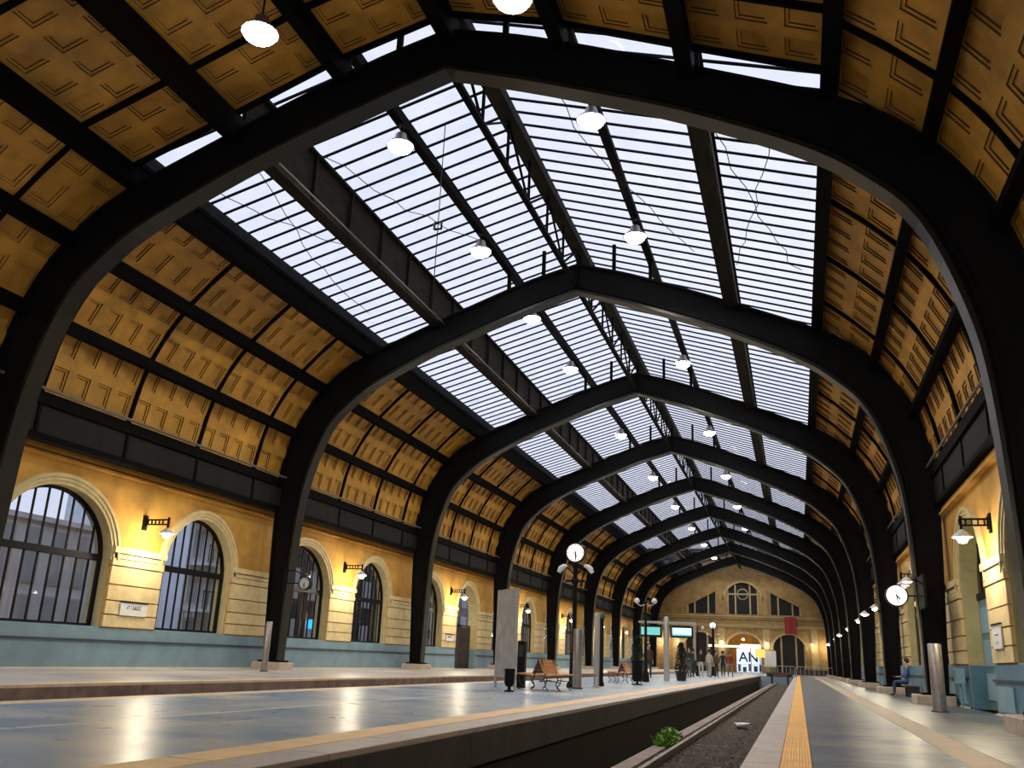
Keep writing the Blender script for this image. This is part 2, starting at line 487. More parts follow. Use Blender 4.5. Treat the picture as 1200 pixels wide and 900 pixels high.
def wall_side(name, X, sgn, door_ids):
    """sgn=+1 when the room is on the +x side of the face"""
    b = MB(); X2 = X - sgn * WT
    ys = YBACK
    def q(y0, y1, z0a, z0b, z1):
        b.face([(X, y0, z0a), (X, y1, z0b), (X, y1, z1), (X, y0, z1)])
    for i, (c, hw) in enumerate(wins):
        q(ys, c - hw, 0, 0, WTOP)
        sill = 0.0 if i in door_ids else SILL
        if sill: q(c - hw, c + hw, 0, 0, sill)
        N = 20
        pts = [(c - hw*math.cos(PI*k/N)) for k in range(N+1)]
        for k in range(N):
            q(pts[k], pts[k+1], arch_z(pts[k], c, hw), arch_z(pts[k+1], c, hw), WTOP)
            b.face([(X, pts[k], arch_z(pts[k], c, hw)), (X2, pts[k], arch_z(pts[k], c, hw)),
                    (X2, pts[k+1], arch_z(pts[k+1], c, hw)), (X, pts[k+1], arch_z(pts[k+1], c, hw))], 1)
        for yy in (c - hw, c + hw):
            b.face([(X, yy, sill), (X2, yy, sill), (X2, yy, SPRING), (X, yy, SPRING)], 1)
        if sill: b.face([(X, c-hw, sill), (X, c+hw, sill), (X2, c+hw, sill), (X2, c-hw, sill)], 1)
        ys = c + hw
    q(ys, YEND + 0.5, 0, 0, WTOP)
    # outer skin
    ys = YBACK
    def q2(y0, y1, z0a, z0b, z1):
        b.face([(X2, y0, z0a), (X2, y1, z0b), (X2, y1, z1), (X2, y0, z1)])
    for i, (c, hw) in enumerate(wins):
        q2(ys, c - hw, PIT, PIT, WTOP)
        sill = 0.0 if i in door_ids else SILL
        q2(c - hw, c + hw, PIT, PIT, sill)
        N = 20
        pts = [(c - hw*math.cos(PI*k/N)) for k in range(N+1)]
        for k in range(N):
            q2(pts[k], pts[k+1], arch_z(pts[k], c, hw), arch_z(pts[k+1], c, hw), WTOP)
        ys = c + hw
    q2(ys, YEND + 0.5, PIT, PIT, WTOP)
    b.face([(X, YBACK, WTOP), (X2, YBACK, WTOP), (X2, YEND+.5, WTOP), (X, YEND+.5, WTOP)])
    return struct(b.build(name, [M['wall'], M['olive'] if sgn < 0 else M['trim']]))

def widx(yc): return min(range(len(wins)), key=lambda i: abs(wins[i][0] - yc))
LD = [widx(51.7)]
RD = [widx(25.5), widx(51.5), widx(77.5)]
WL = wall_side('wall_left', XL, 1, LD)
WR = wall_side('wall_right', XR, -1, RD)

def archivolt(X, sgn, c, hw, parent):
    """three-step moulding round an arch"""
    N = 24
    prof = [(0.0, 0.0), (0.0, 0.05), (0.09, 0.05), (0.10, 0.085), (0.19, 0.085), (0.20, 0.12), (0.29, 0.12), (0.31, 0.0)]
    b = MB(); rings = []
    for k in range(N+1):
        a = PI*k/N
        ring = []
        for d, h in prof:
            ring.append((X + sgn*h, c - (hw+d)*math.cos(a), SPRING + (CROWN-SPRING+d)*math.sin(a)))
        rings.append(ring)
    n = len(prof)
    vs_ = [p for r in rings for p in r]; fs = []
    for i in range(N):
        for j in range(n-1):
            fs.append((i*n+j, i*n+j+1, (i+1)*n+j+1, (i+1)*n+j))
    b.raw(vs_, fs, 0, False)
    b.face(rings[0]); b.face(rings[-1])
    return b.build('archivolt', M['trim'], parent)

def pier_stones(X, sgn, y0, y1, parent, right=False):
    zs = [1.10, 1.455, 1.84, 2.28, 2.80]
    x0 = X; x1 = X + sgn*0.075
    for i in range(4):
        b = MB()
        b.box(x0, x1, y0 + 0.02, y1 - 0.02, zs[i] + 0.018, zs[i+1] - 0.018)
        # splay the top arris a little
        b.build('stone', M['stone'], parent)
    for i, (za, zb, d) in enumerate([(2.815, 2.99, 0.10), (3.015, 3.14, 0.085), (3.16, 3.33, 0.14)]):
        b = MB(); b.box(x0, X + sgn*d, y0 - (0.02 if i == 2 else 0), y1 + (0.02 if i == 2 else 0), za, zb)
        b.build('impost_stone', M['stone'], parent)

def dado(X, sgn, parent, right):
    doors = RD if right else LD
    b = MB(); d = 0.06
    segs = []; ys = YBACK
    for i in sorted(doors):
        c, hw = wins[i]; segs.append((ys, c - hw - 0.02)); ys = c + hw + 0.02
    segs.append((ys, YEND - 0.05))
    lt = MB(); lg = MB()
    for a, e in segs:
        b.box(X, X + sgn*d, a, e, 0.0, 0.72)
        b.box(X, X + sgn*(d - 0.02), a, e, 0.76, 1.08)
        lg.box(X, X + sgn*(d + 0.05), a, e, 0.715, 0.765)
        lt.box(X, X + sgn*(d + 0.06), a, e, 0.0, 0.035)
    b.build('dado', M['dado_r'] if right else M['dado'], parent)
    lg.build('dado_ledge', M['ledge'], parent)
    lt.build('floor_strip', M['coping_pale'], parent)
    for i in doors:
        c, hw = wins[i]; bb = MB()
        for yy, e in ((c - hw, 0.03), (c + hw, -0.03)): bb.box(X - sgn*0.01, X - sgn*0.36, yy, yy + e, 0, 1.09)
        bb.build('jamb_dado', M['dado_r'] if right else M['dado'], parent)

for (Wo, X, sg, rt) in ((WL, XL, 1, False), (WR, XR, -1, True)):
    dado(X, sg, Wo, rt)
    for i, (c, hw) in enumerate(wins):
        if c < 8: continue
        archivolt(X, sg, c, hw, Wo)
    edges = [(c - hw, c + hw) for c, hw in wins]
    for i in range(len(wins) - 1):
        y0 = edges[i][1]; y1 = edges[i+1][0]
        if y1 < 10: continue
        mid = (y0 + y1)/2
        # piers where a column stands are wider: give them two stacks
        if y1 - y0 > 3.0:
            for a, e in ((y0 + 0.02, y0 + 1.15), (y1 - 1.15, y1 - 0.02)):
                pier_stones(X, sg, a, e, Wo)
        else:
            pier_stones(X, sg, y0 + 0.05, y1 - 0.05, Wo)
        if rt and y1 - y0 < 3.0 and y1 < 70:
            bb = MB(); bb.box(X, X - 0.10, y0 + 0.35, y1 - 0.30, 0.10, 0.62)
            bb.build('dado_panel', M['dado_light'], Wo)

# cornice mouldings above the arches
for (Wo, X, sg) in ((WL, XL, 1), (WR, XR, -1)):
    b = MB()
    b.box(X, X + sg*0.10, YBACK, YEND, 5.42, 5.50)
    b.box(X, X + sg*0.16, YBACK, YEND, 5.30, 5.36)
    b.build('cornice', M['wall'], Wo)

# ---- windows ---------------------------------------------------------------
NW = [0]
def window(X, sgn, c, hw, parent_name, detailed=True):
    NW[0] += 1
    t = empty('window_%d' % NW[0], (X - sgn*0.30, c, SILL)); t['kind'] = 'structure'
    def z_at(y, inset=0.06): return arch_z(y, 0, hw - inset*0.5, SPRING, CROWN - inset) - SILL
    # frame
    N = 24; b = MB()
    outer = [(-hw, 0)] + [(-hw*math.cos(PI*k/N), SPRING - SILL + (CROWN-SPRING)*math.sin(PI*k/N)) for k in range(N+1)] + [(hw, 0)]
    f = 0.09
    inner = [(-(hw-f), f)] + [(-(hw-f)*math.cos(PI*k/N), SPRING - SILL + (CROWN-SPRING-f)*math.sin(PI*k/N)) for k in range(N+1)] + [(hw-f, f)]
    L = len(outer)
    for x in (0.05, -0.05):
        for k in range(L):
            k2 = (k+1) % L
            b.face([(x, *outer[k]), (x, *outer[k2]), (x, *inner[k2]), (x, *inner[k])])
    for k in range(L):
        k2 = (k+1) % L
        b.face([(-0.05, *inner[k]), (-0.05, *inner[k2]), (0.05, *inner[k2]), (0.05, *inner[k])])
    b.build('window_frame', M['black'], t)
    b = MB(); b.box(-0.07, 0.07, -hw + 0.03, hw - 0.03, 1.80, 1.98)
    b.build('transom', M['black'], t)
    nb = 9 if detailed else 6
    for k in range(1, nb):
        y = -hw + 2*hw*k/nb
        b = MB(); b.box(-0.022, 0.022, y - 0.024, y + 0.024, 0.05, z_at(y) + 0.02)
        b.build('bar', M['black'], t)
    # two glass lights
    g = MB(); g.box(-0.092, -0.085, -hw + 0.03, hw - 0.03, 0.04, 1.83)
    g.build('glass_pane', M['winglass'], t)
    g = MB()
    pts = [(-(hw-0.03)*math.cos(PI*k/N), SPRING - SILL + (CROWN-SPRING-0.03)*math.sin(PI*k/N)) for k in range(N+1)]
    pts = [(-hw+0.03, 1.95)] + pts + [(hw-0.03, 1.95)]
    g.face([(-0.085, *p) for p in pts]); g.face([(-0.092, *p) for p in reversed(pts)])
    g.build('glass_pane', M['winglass'], t)
    b = MB(); b.box(sgn*-0.02, sgn*0.32, -hw, hw, -0.03, 0.02)
    b.build('sill', M['dado_light'] , t)
    return t
for i, (c, hw) in enumerate(wins):
    if c < 10: continue
    if i not in LD: window(XL, 1, c, hw, 'L', c < 60)
    if i not in RD: window(XR, -1, c, hw, 'R', c < 40)

# doors
def door_open(n, X, sgn, c, hw, style):
    t = empty('door_%d' % n, (X - sgn*0.40, c, 0)); t['kind'] = 'structure'
    if style == 'gate':
        b = MB(); b.box(-0.03, 0.03, -hw, 0.1*hw, 2.30, 2.44); b.box(-0.03, .03, -hw, hw, 2.36, 2.44)
        b.build('door_head', M['gate'], t)
        for s in (-1, 1):
            y0, y1 = (-hw + 0.02, -0.01) if s < 0 else (0.01, hw - 0.02)
            b = MB(); b.box(-0.03, 0.03, y0, y1, 0.02, 2.32)
            lf = b.build('door_leaf', M['gate'], t)
            for k in range(3):
                b = MB(); b.box(0.03, 0.05, y0 + 0.12, y1 - 0.12, 0.15 + k*0.72, 0.75 + k*0.72)
                b.build('door_panel', M['gate'], lf)
        b = MB(); b.lathe([(0.0, 0), (0.03, 0), (0.03, 0.06), (0, 0.06)], (0.03, 0.12, 1.05), 8, axis='x')
        b.build('door_handle', M['grey_metal'], t)
    else:
        for s in (-1, 1):
            y0, y1 = (-hw + 0.02, -0.01) if s < 0 else (0.01, hw - 0.02)
            b = MB(); b.box(-0.03, 0.03, y0, y1, 0.02, 2.74)
            lf = b.build('door_leaf', M['doorgreen'], t)
            for k in range(3):
                b = MB(); b.box(-0.055 if sgn < 0 else 0.03, -0.03 if sgn < 0 else 0.055, y0 + 0.22, y1 - 0.22, 0.25 + k*0.82, 0.90 + k*0.82)
                b.build('door_panel', M['dado_light'], lf)
        b = MB(); b.box(-0.06, 0.06, -hw, hw, 2.75, 2.92)
        b.build('door_head', M['black'], t)
        N = 16
        g = MB(); pts = [(-(hw-0.02)*math.cos(PI*k/N), SPRING + (CROWN-SPRING-0.02)*math.sin(PI*k/N)) for k in range(N+1)]
        g.face([(0, *p) for p in [(-hw+.02, 2.92)] + pts + [(hw-.02, 2.92)]])
        g.build('fanlight', M['dark_glass'], t)
        for k in range(1, 6):
            y = -hw + 2*hw*k/6
            b = MB(); b.box(-0.03, 0.03, y - 0.02, y + 0.02, 2.92, arch_z(y, 0, hw) - 0.02); b.build('bar', M['black'], t)
door_open(1, XL, 1, wins[LD[0]][0], wins[LD[0]][1], 'gate')
for n_, i in enumerate(RD): door_open(2 + n_, XR, -1, wins[i][0], wins[i][1], 'leaf')

# ---- end wall ---------------------------------------------------------------
def zoff(x):   # arch line of the roof over x (outer)
    pts = [(0, 15.8), (2.6, 14.9), (5.3, 13.9), (8.0, 11.8), (9.55, 10.35), (10.7, 8.5), (11.2, 6.7), (11.8, 6.6)]
    x = abs(x)
    for (a, za), (b_, zb) in zip(pts, pts[1:]):
        if x <= b_: return za + (zb - za)*(x - a)/(b_ - a)
    return 6.6
EOP = []   # openings: (x0,x1,zsill,fn top)
def arc(c, hw, sp, cr): return lambda x: sp + (cr - sp)*math.sqrt(max(0, 1 - ((x - c)/hw)**2))
CX = XC + 0.15
OPEN = [
    (CX - 2.15, CX + 2.15, 0.0, arc(CX, 2.15, 3.3, 4.95)),          # centre passage
    (CX + 3.65, CX + 7.75, 0.0, arc(CX + 5.7, 2.05, 3.0, 5.0)),     # right arch
    (CX - 7.75, CX - 3.65, 0.0, arc(CX - 5.7, 2.05, 3.0, 5.0)),     # left arch
    (CX - 2.0, CX + 2.0, 7.45, arc(CX, 2.4, 9.2, 11.6)),            # middle window
    (CX - 7.4, CX - 3.45, 7.45, lambda x: 8.45 + (x - (CX - 7.4))*0.50),
    (CX + 3.45, CX + 7.4, 7.45, lambda x: 8.45 + ((CX + 7.4) - x)*0.50),
]
xs = set([XL, XR])
for o in OPEN:
    for k in range(17): xs.add(o[0] + (o[1]-o[0])*(0.5 - 0.5*math.cos(PI*k/16)))
for x in range(-18, 5): xs.add(x)
xs = sorted(xs)
b = MB()
for xa, xb in zip(xs, xs[1:]):
    if xb - xa < 1e-4: continue
    m = (xa + xb)/2
    za = zb = 0.0
    for o in sorted([o for o in OPEN if o[0] < m < o[1]], key=lambda o: o[2]):
        if o[2] > 0.01 or za > 0:
            b.face([(xa, YEND, za), (xb, YEND, zb), (xb, YEND, o[2]), (xa, YEND, o[2])])
        za, zb = o[3](xa), o[3](xb)
        b.face([(xa, YEND, za), (xb, YEND, zb), (xb, YEND + .5, zb), (xa, YEND + .5, za)])
    b.face([(xa, YEND, za), (xb, YEND, zb), (xb, YEND, zoff(xb - XC) + .2), (xa, YEND, zoff(xa - XC) + .2)])
for o in OPEN:
    for x in (o[0], o[1]):
        b.face([(x, YEND, o[2]), (x, YEND + .5, o[2]), (x, YEND + .5, o[3](x)), (x, YEND, o[3](x))])
M['wall_end'] = mat('darkened_ochre', (0.27, 0.17, 0.060), 0.85, noise=0.3, scale=1.5, bump=0.2)  # plaster colour darkened to offset the roof lamps' light on the end wall
M['trim_end'] = mat('darkened_trim', (0.36, 0.27, 0.13), 0.8, noise=0.2, scale=3)  # trim darkened along with the end wall plaster, dimness put into the colour
WE = struct(b.build('wall_end', M['wall_end']))
# pilasters, cornice and mouldings of the end wall
for xx in (-9.9, -3.2, 3.2, 9.9):
    b = MB(); b.box(CX + xx*0.9 - 0.42, CX + xx*0.9 + 0.42, YEND - 0.12, YEND, 0, 5.7); b.build('pilaster', M['trim_end'], WE)
    b = MB(); b.box(CX + xx*0.9 - 0.38, CX + xx*0.9 + 0.38, YEND - 0.10, YEND, 7.2, 7.2 + (3.6 if abs(xx) < 4 else .6)); b.build('pilaster', M['wall_end'], WE)
for z0, z1, d in ((5.75, 6.0, .22), (6.0, 6.12, .32), (6.85, 7.0, .14), (7.08, 7.22, .26)):
    b = MB(); b.box(XL + .1, XR - .1, YEND - d, YEND, z0, z1); b.build('cornice', M['trim_end'], WE)
for (c, hw, sp, cr) in ((CX, 2.15, 3.3, 4.95), (CX + 5.7, 2.05, 3.0, 5.0), (CX - 5.7, 2.05, 3.0, 5.0), (CX, 2.4, 9.2, 11.6)):
    b = MB(); N = 20
    r = [[(c - (hw+d)*math.cos(PI*k/N), YEND - h, sp + (cr - sp + d)*math.sin(PI*k/N)) for d, h in ((0, .02), (0, .1), (.28, .1), (.28, 0))] for k in range(N+1)]
    for i in range(N):
        for j in range(3): b.face([r[i][j], r[i][j+1], r[i+1][j+1], r[i+1][j]])
    b.build('archivolt', M['trim_end'], WE)
# frames and dark glass in end-wall openings
def end_window(n, o, cols, name='window'):
    t = empty('%s_%d' % (name, n), ((o[0]+o[1])/2, YEND + 0.3, o[2])); t['kind'] = 'structure'
    cx_ = (o[0]+o[1])/2
    K = 16; pts = [o[0] + (o[1]-o[0])*k/K for k in range(K+1)]
    g = MB(); g.face([(o[0]-cx_, 0, 0), (o[1]-cx_, 0, 0)] + [(x-cx_, 0, o[3](x)-o[2]) for x in reversed(pts)])
    g.build('glass_pane', M['dark_glass'], t)
    for x in cols:
        h = o[3](min(max(x, o[0]), o[1])) - o[2]
        b = MB(); b.box(x - cx_ - 0.10, x - cx_ + 0.10, -0.12, -0.02, 0, h); b.build('mullion', M['trim_end'], t)
    return t
t = end_window(40, OPEN[3], [CX - 1.95, CX - 0.95, CX + 0.95, CX + 1.95])
b = MB(); b.box(-2, 2, -.1, -.02, 2.55, 2.75); b.build('transom', M['trim_end'], t)
b = MB(); b.lathe([(0.62, -.10), (0.75, -.10), (0.75, -.02), (0.62, -.02), (0.62, -.10)], (0, 0, 2.65), 16, axis='y'); b.build('roundel', M['trim_end'], t)
end_window(41, OPEN[4], [CX - 7.3, CX - 6.35, CX - 4.55, CX - 3.5])
end_window(42, OPEN[5], [CX + 7.3, CX + 6.35, CX + 4.55, CX + 3.5])
end_window(43, OPEN[1], [CX + 3.75, CX + 4.75, CX + 6.6, CX + 7.65])
t = end_window(44, OPEN[2], [CX - 3.75, CX - 4.75, CX - 6.6, CX - 7.65])
# hall behind the centre passage
b = MB()
x0, x1, y0, y1 = CX - 4.5, CX + 4.5, YEND + .5, YEND + 9
b.face([(x0, y0, 0), (x1, y0, 0), (x1, y1, 0), (x0, y1, 0)])
b.face([(x0, y1, 0), (x1, y1, 0), (x1, y1, 5.6), (x0, y1, 5.6)])
b.face([(x0, y0, 0), (x0, y1, 0), (x0, y1, 5.6), (x0, y0, 5.6)])
b.face([(x1, y0, 0), (x1, y1, 0), (x1, y1, 5.6), (x1, y0, 5.6)])
b.face([(x0, y0, 5.6), (x1, y0, 5.6), (x1, y1, 5.6), (x0, y1, 5.6)])
struct(b.build('wall_hall', M['wall']))

# ================================================================= ROOF
G = [(0.0, 15.55), (2.6, 14.78), (5.3, 13.98), (8.7, 12.97)]          # glazing line, right half
def catmull(P, n=6):
    out = []
    for i in range(len(P) - 1):
        p0 = P[max(i-1, 0)]; p1 = P[i]; p2 = P[i+1]; p3 = P[min(i+2, len(P)-1)]
        for k in range(n):
            t = k/n
            out.append(tuple(0.5*((2*p1[a]) + (-p0[a]+p2[a])*t + (2*p0[a]-5*p1[a]+4*p2[a]-p3[a])*t*t + (-p0[a]+3*p1[a]-3*p2[a]+p3[a])*t**3) for a in (0, 1)))
    out.append(P[-1]); return out
HN = [(8.0, 11.80), (9.62, 10.30), (10.72, 8.55), (11.15, 6.70)]
HC = catmull(HN, 6)                       # haunch curve, 3 rows x 6
CEIL = empty('ceiling', (0, 0, 0)); CEIL['kind'] = 'structure'

G0 = [(0.0, 14.72), (2.6, 13.98), (5.3, 12.90), (8.0, 11.85)]         # lower roof of the nearest bay
YG = 15.74
# --- panel mesh for a strip of a profile curve: pts list (x offset,z), length ly
def panel_mesh(pts, ly, side, nx_blocks, name='panel'):
    b = MB()
    P = [Vector((XC + side*x, 0, z)) for x, z in pts]
    # cumulative length
    cum = [0.0]
    for a, c in zip(P, P[1:]): cum.append(cum[-1] + (c - a).length)
    T = cum[-1]
    def at(s):
        s = min(max(s, 0), T)
        for i in range(len(P) - 1):
            if s <= cum[i+1] + 1e-9:
                t = (s - cum[i])/(cum[i+1]-cum[i]); p = P[i].lerp(P[i+1], t)
                d = (P[i+1]-P[i]).normalized(); break
        n = Vector((-d.z, 0, d.x))
        if n.z > 0: n = -n           # towards the room (downwards)
        if abs(n.z) < 0.25 and n.x*side > 0: n = -n
        return p, n
    e = 0.035
    # double-stepped recessed coffers, the whole sheet tiled by their cells
    ny = max(1, round(ly/0.81)); dy = (ly - 2*e)/ny; ds = (T - 2*e)/nx_blocks
    def ring(s0, s1, y0, y1, h):
        out = []
        for (u, v) in ((s0, y0), (s1, y0), (s1, y1), (s0, y1)):
            p, n = at(u); out.append(p + Vector((0, v, 0)) - n*h)
        return out
    for i in range(nx_blocks):
        for j in range(ny):
            s0 = e + i*ds; s1 = s0 + ds; y0 = e + j*dy; y1 = y0 + dy
            m1s, m1y = ds*0.17, dy*0.17; st = 0.065
            A = ring(s0, s1, y0, y1, 0.0)
            B = ring(s0+m1s, s1-m1s, y0+m1y, y1-m1y, 0.0); B2 = ring(s0+m1s, s1-m1s, y0+m1y, y1-m1y, 0.035)
            C1 = ring(s0+m1s+st, s1-m1s-st, y0+m1y+st, y1-m1y-st, 0.035); C2 = ring(s0+m1s+st, s1-m1s-st, y0+m1y+st, y1-m1y-st, 0.07)
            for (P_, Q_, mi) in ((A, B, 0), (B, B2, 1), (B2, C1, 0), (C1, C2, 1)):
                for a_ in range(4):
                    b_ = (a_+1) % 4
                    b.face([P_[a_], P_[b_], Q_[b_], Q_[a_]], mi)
            b.face(C2, 0)
    me = bpy.data.meshes.new(name); me.from_pydata(b.v, [], b.f)
    me.materials.append(M['panel']); me.materials.append(M['panel_edge_shade'])
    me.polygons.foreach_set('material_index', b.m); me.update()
    return me

def beam_mb(x, z, y0, y1, wd, hd, b, side=1):
    b.box(XC + side*x - wd/2, XC + side*x + wd/2, y0, y1, z - hd, z)

offs = [0.0, 1.25, 4.5, 7.75, 11.0, 13.0]
lens = sorted(set(round(b_ - a_, 3) for a_, b_ in zip(offs, offs[1:])))
PM = {}
for side in (-1, 1):
    for r in range(3):
        for L in lens:
            PM[(side, r, L)] = panel_mesh(HC[r*6:r*6+7], L, side, 2, 'panel')
NB = 9
for k in range(-1, NB):
    y = YA + 13*k if k >= 0 else YA - 13
    for side in (-1, 1):
        for r in range(3):
            for a_, b_ in zip(offs, offs[1:]):
                L = round(b_ - a_, 3)
                if y + a_ > YEND - 0.3: continue
                if y + b_ < 4: continue
                inst('panel', PM[(side, r, L)], CEIL, (0, y + a_, 0))
# top panels of the nearest bay (opaque roof over the camera)
for side in (-1, 1):
    for r in range(3):
        seg = [G0[r], G0[r+1]]
        seg = [(seg[0][0]+ (seg[1][0]-seg[0][0])*t/2, seg[0][1] + (seg[1][1]-seg[0][1])*t/2) for t in range(3)]
        mA = panel_mesh(seg, 3.25, side, 3); mB = panel_mesh(seg, YG - 14.0, side, 3)
        for y in (4.25, 7.5, 10.75): inst('panel', mA, CEIL, (0, y, 0))
        inst('panel', mB, CEIL, (0, 14.0, 0))
# closed deck behind the panels
b = MB()
for side in (-1, 1):
    D = [(x + 0.09, z + 0.09) for x, z in HC] + [(11.85, 6.72)]
    for (xa, za), (xb, zb) in zip(D, D[1:]):
        b.face([(XC + side*xa, YBACK, za), (XC + side*xb, YBACK, zb), (XC + side*xb, YEND, zb), (XC + side*xa, YEND, za)])
    T_ = [(g[0], g[1] + 0.10) for g in G0]
    for (xa, za), (xb, zb), (ga, gza), (gb, gzb) in zip(T_, T_[1:], G, G[1:]):
        b.face([(XC + side*xa, YBACK, za), (XC + side*xb, YBACK, zb), (XC + side*xb, YG, zb), (XC + side*xa, YG, za)])
        b.face([(XC + side*xa, YG, za), (XC + side*xb, YG, zb), (XC + side*gb, YG, gzb + .05), (XC + side*ga, YG, gza + .05)])
b.build('roof_deck', M['wood_dark'], CEIL)
b = MB()
for side in (-1, 1):
    b.face([(XC + side*8.78, YG, 13.05), (XC + side*8.22, YG, 11.90), (XC + side*8.22, YEND, 11.90), (XC + side*8.78, YEND, 13.05)])
    b.face([(XC + side*8.22, YG, 11.90), (XC + side*7.9, YG, 11.90), (XC + side*7.9, YEND, 11.90), (XC + side*8.22, YEND, 11.90)])
b.build('clerestory_plate', M['iron'], CEIL)

# --- rafters between panels (thin dark ribs following the curve)
def rafter_mesh(pts, side, wd, hd):
    b = MB()
    for (xa, za), (xb, zb) in zip(pts, pts[1:]):
        b.bar((XC + side*xa, 0, za - 0.0), (XC + side*xb, 0, zb - 0.0), wd, hd, up=(0, 1, 0)) if False else None
    P = [Vector((XC + side*x, 0, z)) for x, z in pts]
    N = []
    for i in range(len(P)):
        d = (P[min(i+1, len(P)-1)] - P[max(i-1, 0)]).normalized(); n = Vector((-d.z, 0, d.x))
        if n.z > 0: n = -n
        if abs(n.z) < 0.25 and n.x*side > 0: n = -n
        N.append(n)
    h = Vector((0, wd/2, 0))
    for i in range(len(P)-1):
        a, c = P[i] - N[i]*.02, P[i+1] - N[i+1]*.02; a2, c2 = P[i] + N[i]*hd, P[i+1] + N[i+1]*hd
        b.face([a2-h, c2-h, c2+h, a2+h]); b.face([a-h, c-h, c2-h, a2-h]); b.face([a+h, c+h, c2+h, a2+h])
    me = bpy.data.meshes.new('rafter'); me.from_pydata(b.v, [], b.f); me.materials.append(M['iron']); me.update()
    return me
RM = {s: rafter_mesh(HC[::2], s, 0.09, 0.10) for s in (-1, 1)}
RT = {s: rafter_mesh(G0, s, 0.10, 0.12) for s in (-1, 1)}
for k in range(-1, NB):
    y = YA + 13*k
    for o_ in offs[1:-1]:
        if 4 < y + o_ < YEND - 0.3:
            for s in (-1, 1): inst('rafter', RM[s], CEIL, (0, y + o_, 0))
for y in (7.5, 10.75, 14.0, YG):
    for s in (-1, 1): inst('rafter', RT[s], CEIL, (0, y, 0))

# --- longitudinal members
for side in (-1, 1):
    for (x, z, wd, hd) in ((2.6, 14.70, 0.24, 0.36), (8.0, 12.05, 0.34, 0.72), (9.60, 10.28, 0.26, 0.34), (10.62, 8.60, 0.26, 0.30)):
        y0 = YG if x < 3 else YBACK
        b = MB(); beam_mb(x, z, y0, YEND, wd*0.45, hd, b, side)
        b.box(XC + side*x - wd/2, XC + side*x + wd/2, y0, YEND, z - hd - 0.03, z - hd)
        if x < 3:
            bb = MB(); beam_mb(x, 13.92, YBACK, YA, 0.30, 0.50, bb, side); bb.build('purlin', M['iron'], CEIL)
        b.build('purlin', M['iron'], CEIL)
    # deep plate girder
    x = 5.3
    b = MB()
    b.box(XC + side*x - 0.06, XC + side*x + 0.06, YA, YEND, 12.42, 13.90)
    b.box(XC + side*x - 0.20, XC + side*x + 0.20, YA, YEND, 12.36, 12.42)
    b.box(XC + side*x - 0.20, XC + side*x + 0.20, YA, YEND, 13.84, 13.92)
    gd = b.build('plate_girder', M['iron_dirty'], CEIL)
    y = YA + 1.08
    bb = MB(); beam_mb(x, 12.84, YBACK, YA, 0.32, 0.62, bb, side); bb.build('purlin', M['iron'], CEIL)
    me = mesh_of(lambda bb: bb.box(-0.17, 0.17, -0.035, 0.035, 12.42, 13.86), M['iron_dirty'], 'stiffener')
    while y < YEND:
        inst('stiffener', me, gd, (XC + side*x, y, 0)); y += 2.1667
    b = MB(); b.tube([(XC + side*x + 0.24, YA + .3, 12.50), (XC + side*x + 0.24, YEND, 12.50)], 0.035, 6)
    b.build('conduit', M['conduit'], CEIL)
b = MB(); b.box(XC - 0.17, XC + 0.17, YBACK, YA, 14.05, 14.70); b.build('ridge_beam', M['iron'], CEIL)
b = MB(); b.box(XC - 0.10, XC + 0.10, YG, YEND, 14.95, 15.45); b.box(XC - 0.22, XC + 0.22, YG, YEND, 14.88, 14.95)
b.build('ridge_beam', M['iron_dirty'], CEIL)
# ridge lattice: bottom chord + web members bay by bay
for k in range(0, NB):
    y0 = YA + 13*k + 0.2; y1 = min(y0 + 12.6, YEND)
    b = MB(); b.box(XC - 0.08, XC + 0.08, y0, y1, 13.42, 13.54)
    ch = b.build('truss_chord', M['iron'], CEIL)
    n = 6
    wb = mesh_of(lambda bb: bb.bar((0, 0, 13.5), (0, 0, 14.9), 0.07), M['iron'], 'strut')
    for j in range(n+1): inst('strut', wb, ch, (XC, y0 + (y1-y0)*j/n, 0))
    dg = mesh_of(lambda bb: bb.bar((0, 0, 13.5), (0, (y1-y0)/n, 14.9), 0.06), M['iron'], 'diagonal')
    dr = mesh_of(lambda bb: bb.bar((0, (y1-y0)/n, 13.5), (0, 0, 14.9), 0.06), M['iron'], 'diagonal')
    for j in range(n): inst('diagonal', dg if j % 2 else dr, ch, (XC, y0 + (y1-y0)*j/n, 0))
# posts tying arches to purlins
for k in range(0, NB):
    for side in (-1, 1):
        for (x, za, zb) in ((2.6, 13.3, 14.4), (1.3, 13.7, 15.1)):
            b = MB(); b.box(XC + side*x - 0.06, XC + side*x + 0.06, YA + 13*k - 0.06, YA + 13*k + 0.06, za, zb)
            b.build('post', M['iron'], CEIL)

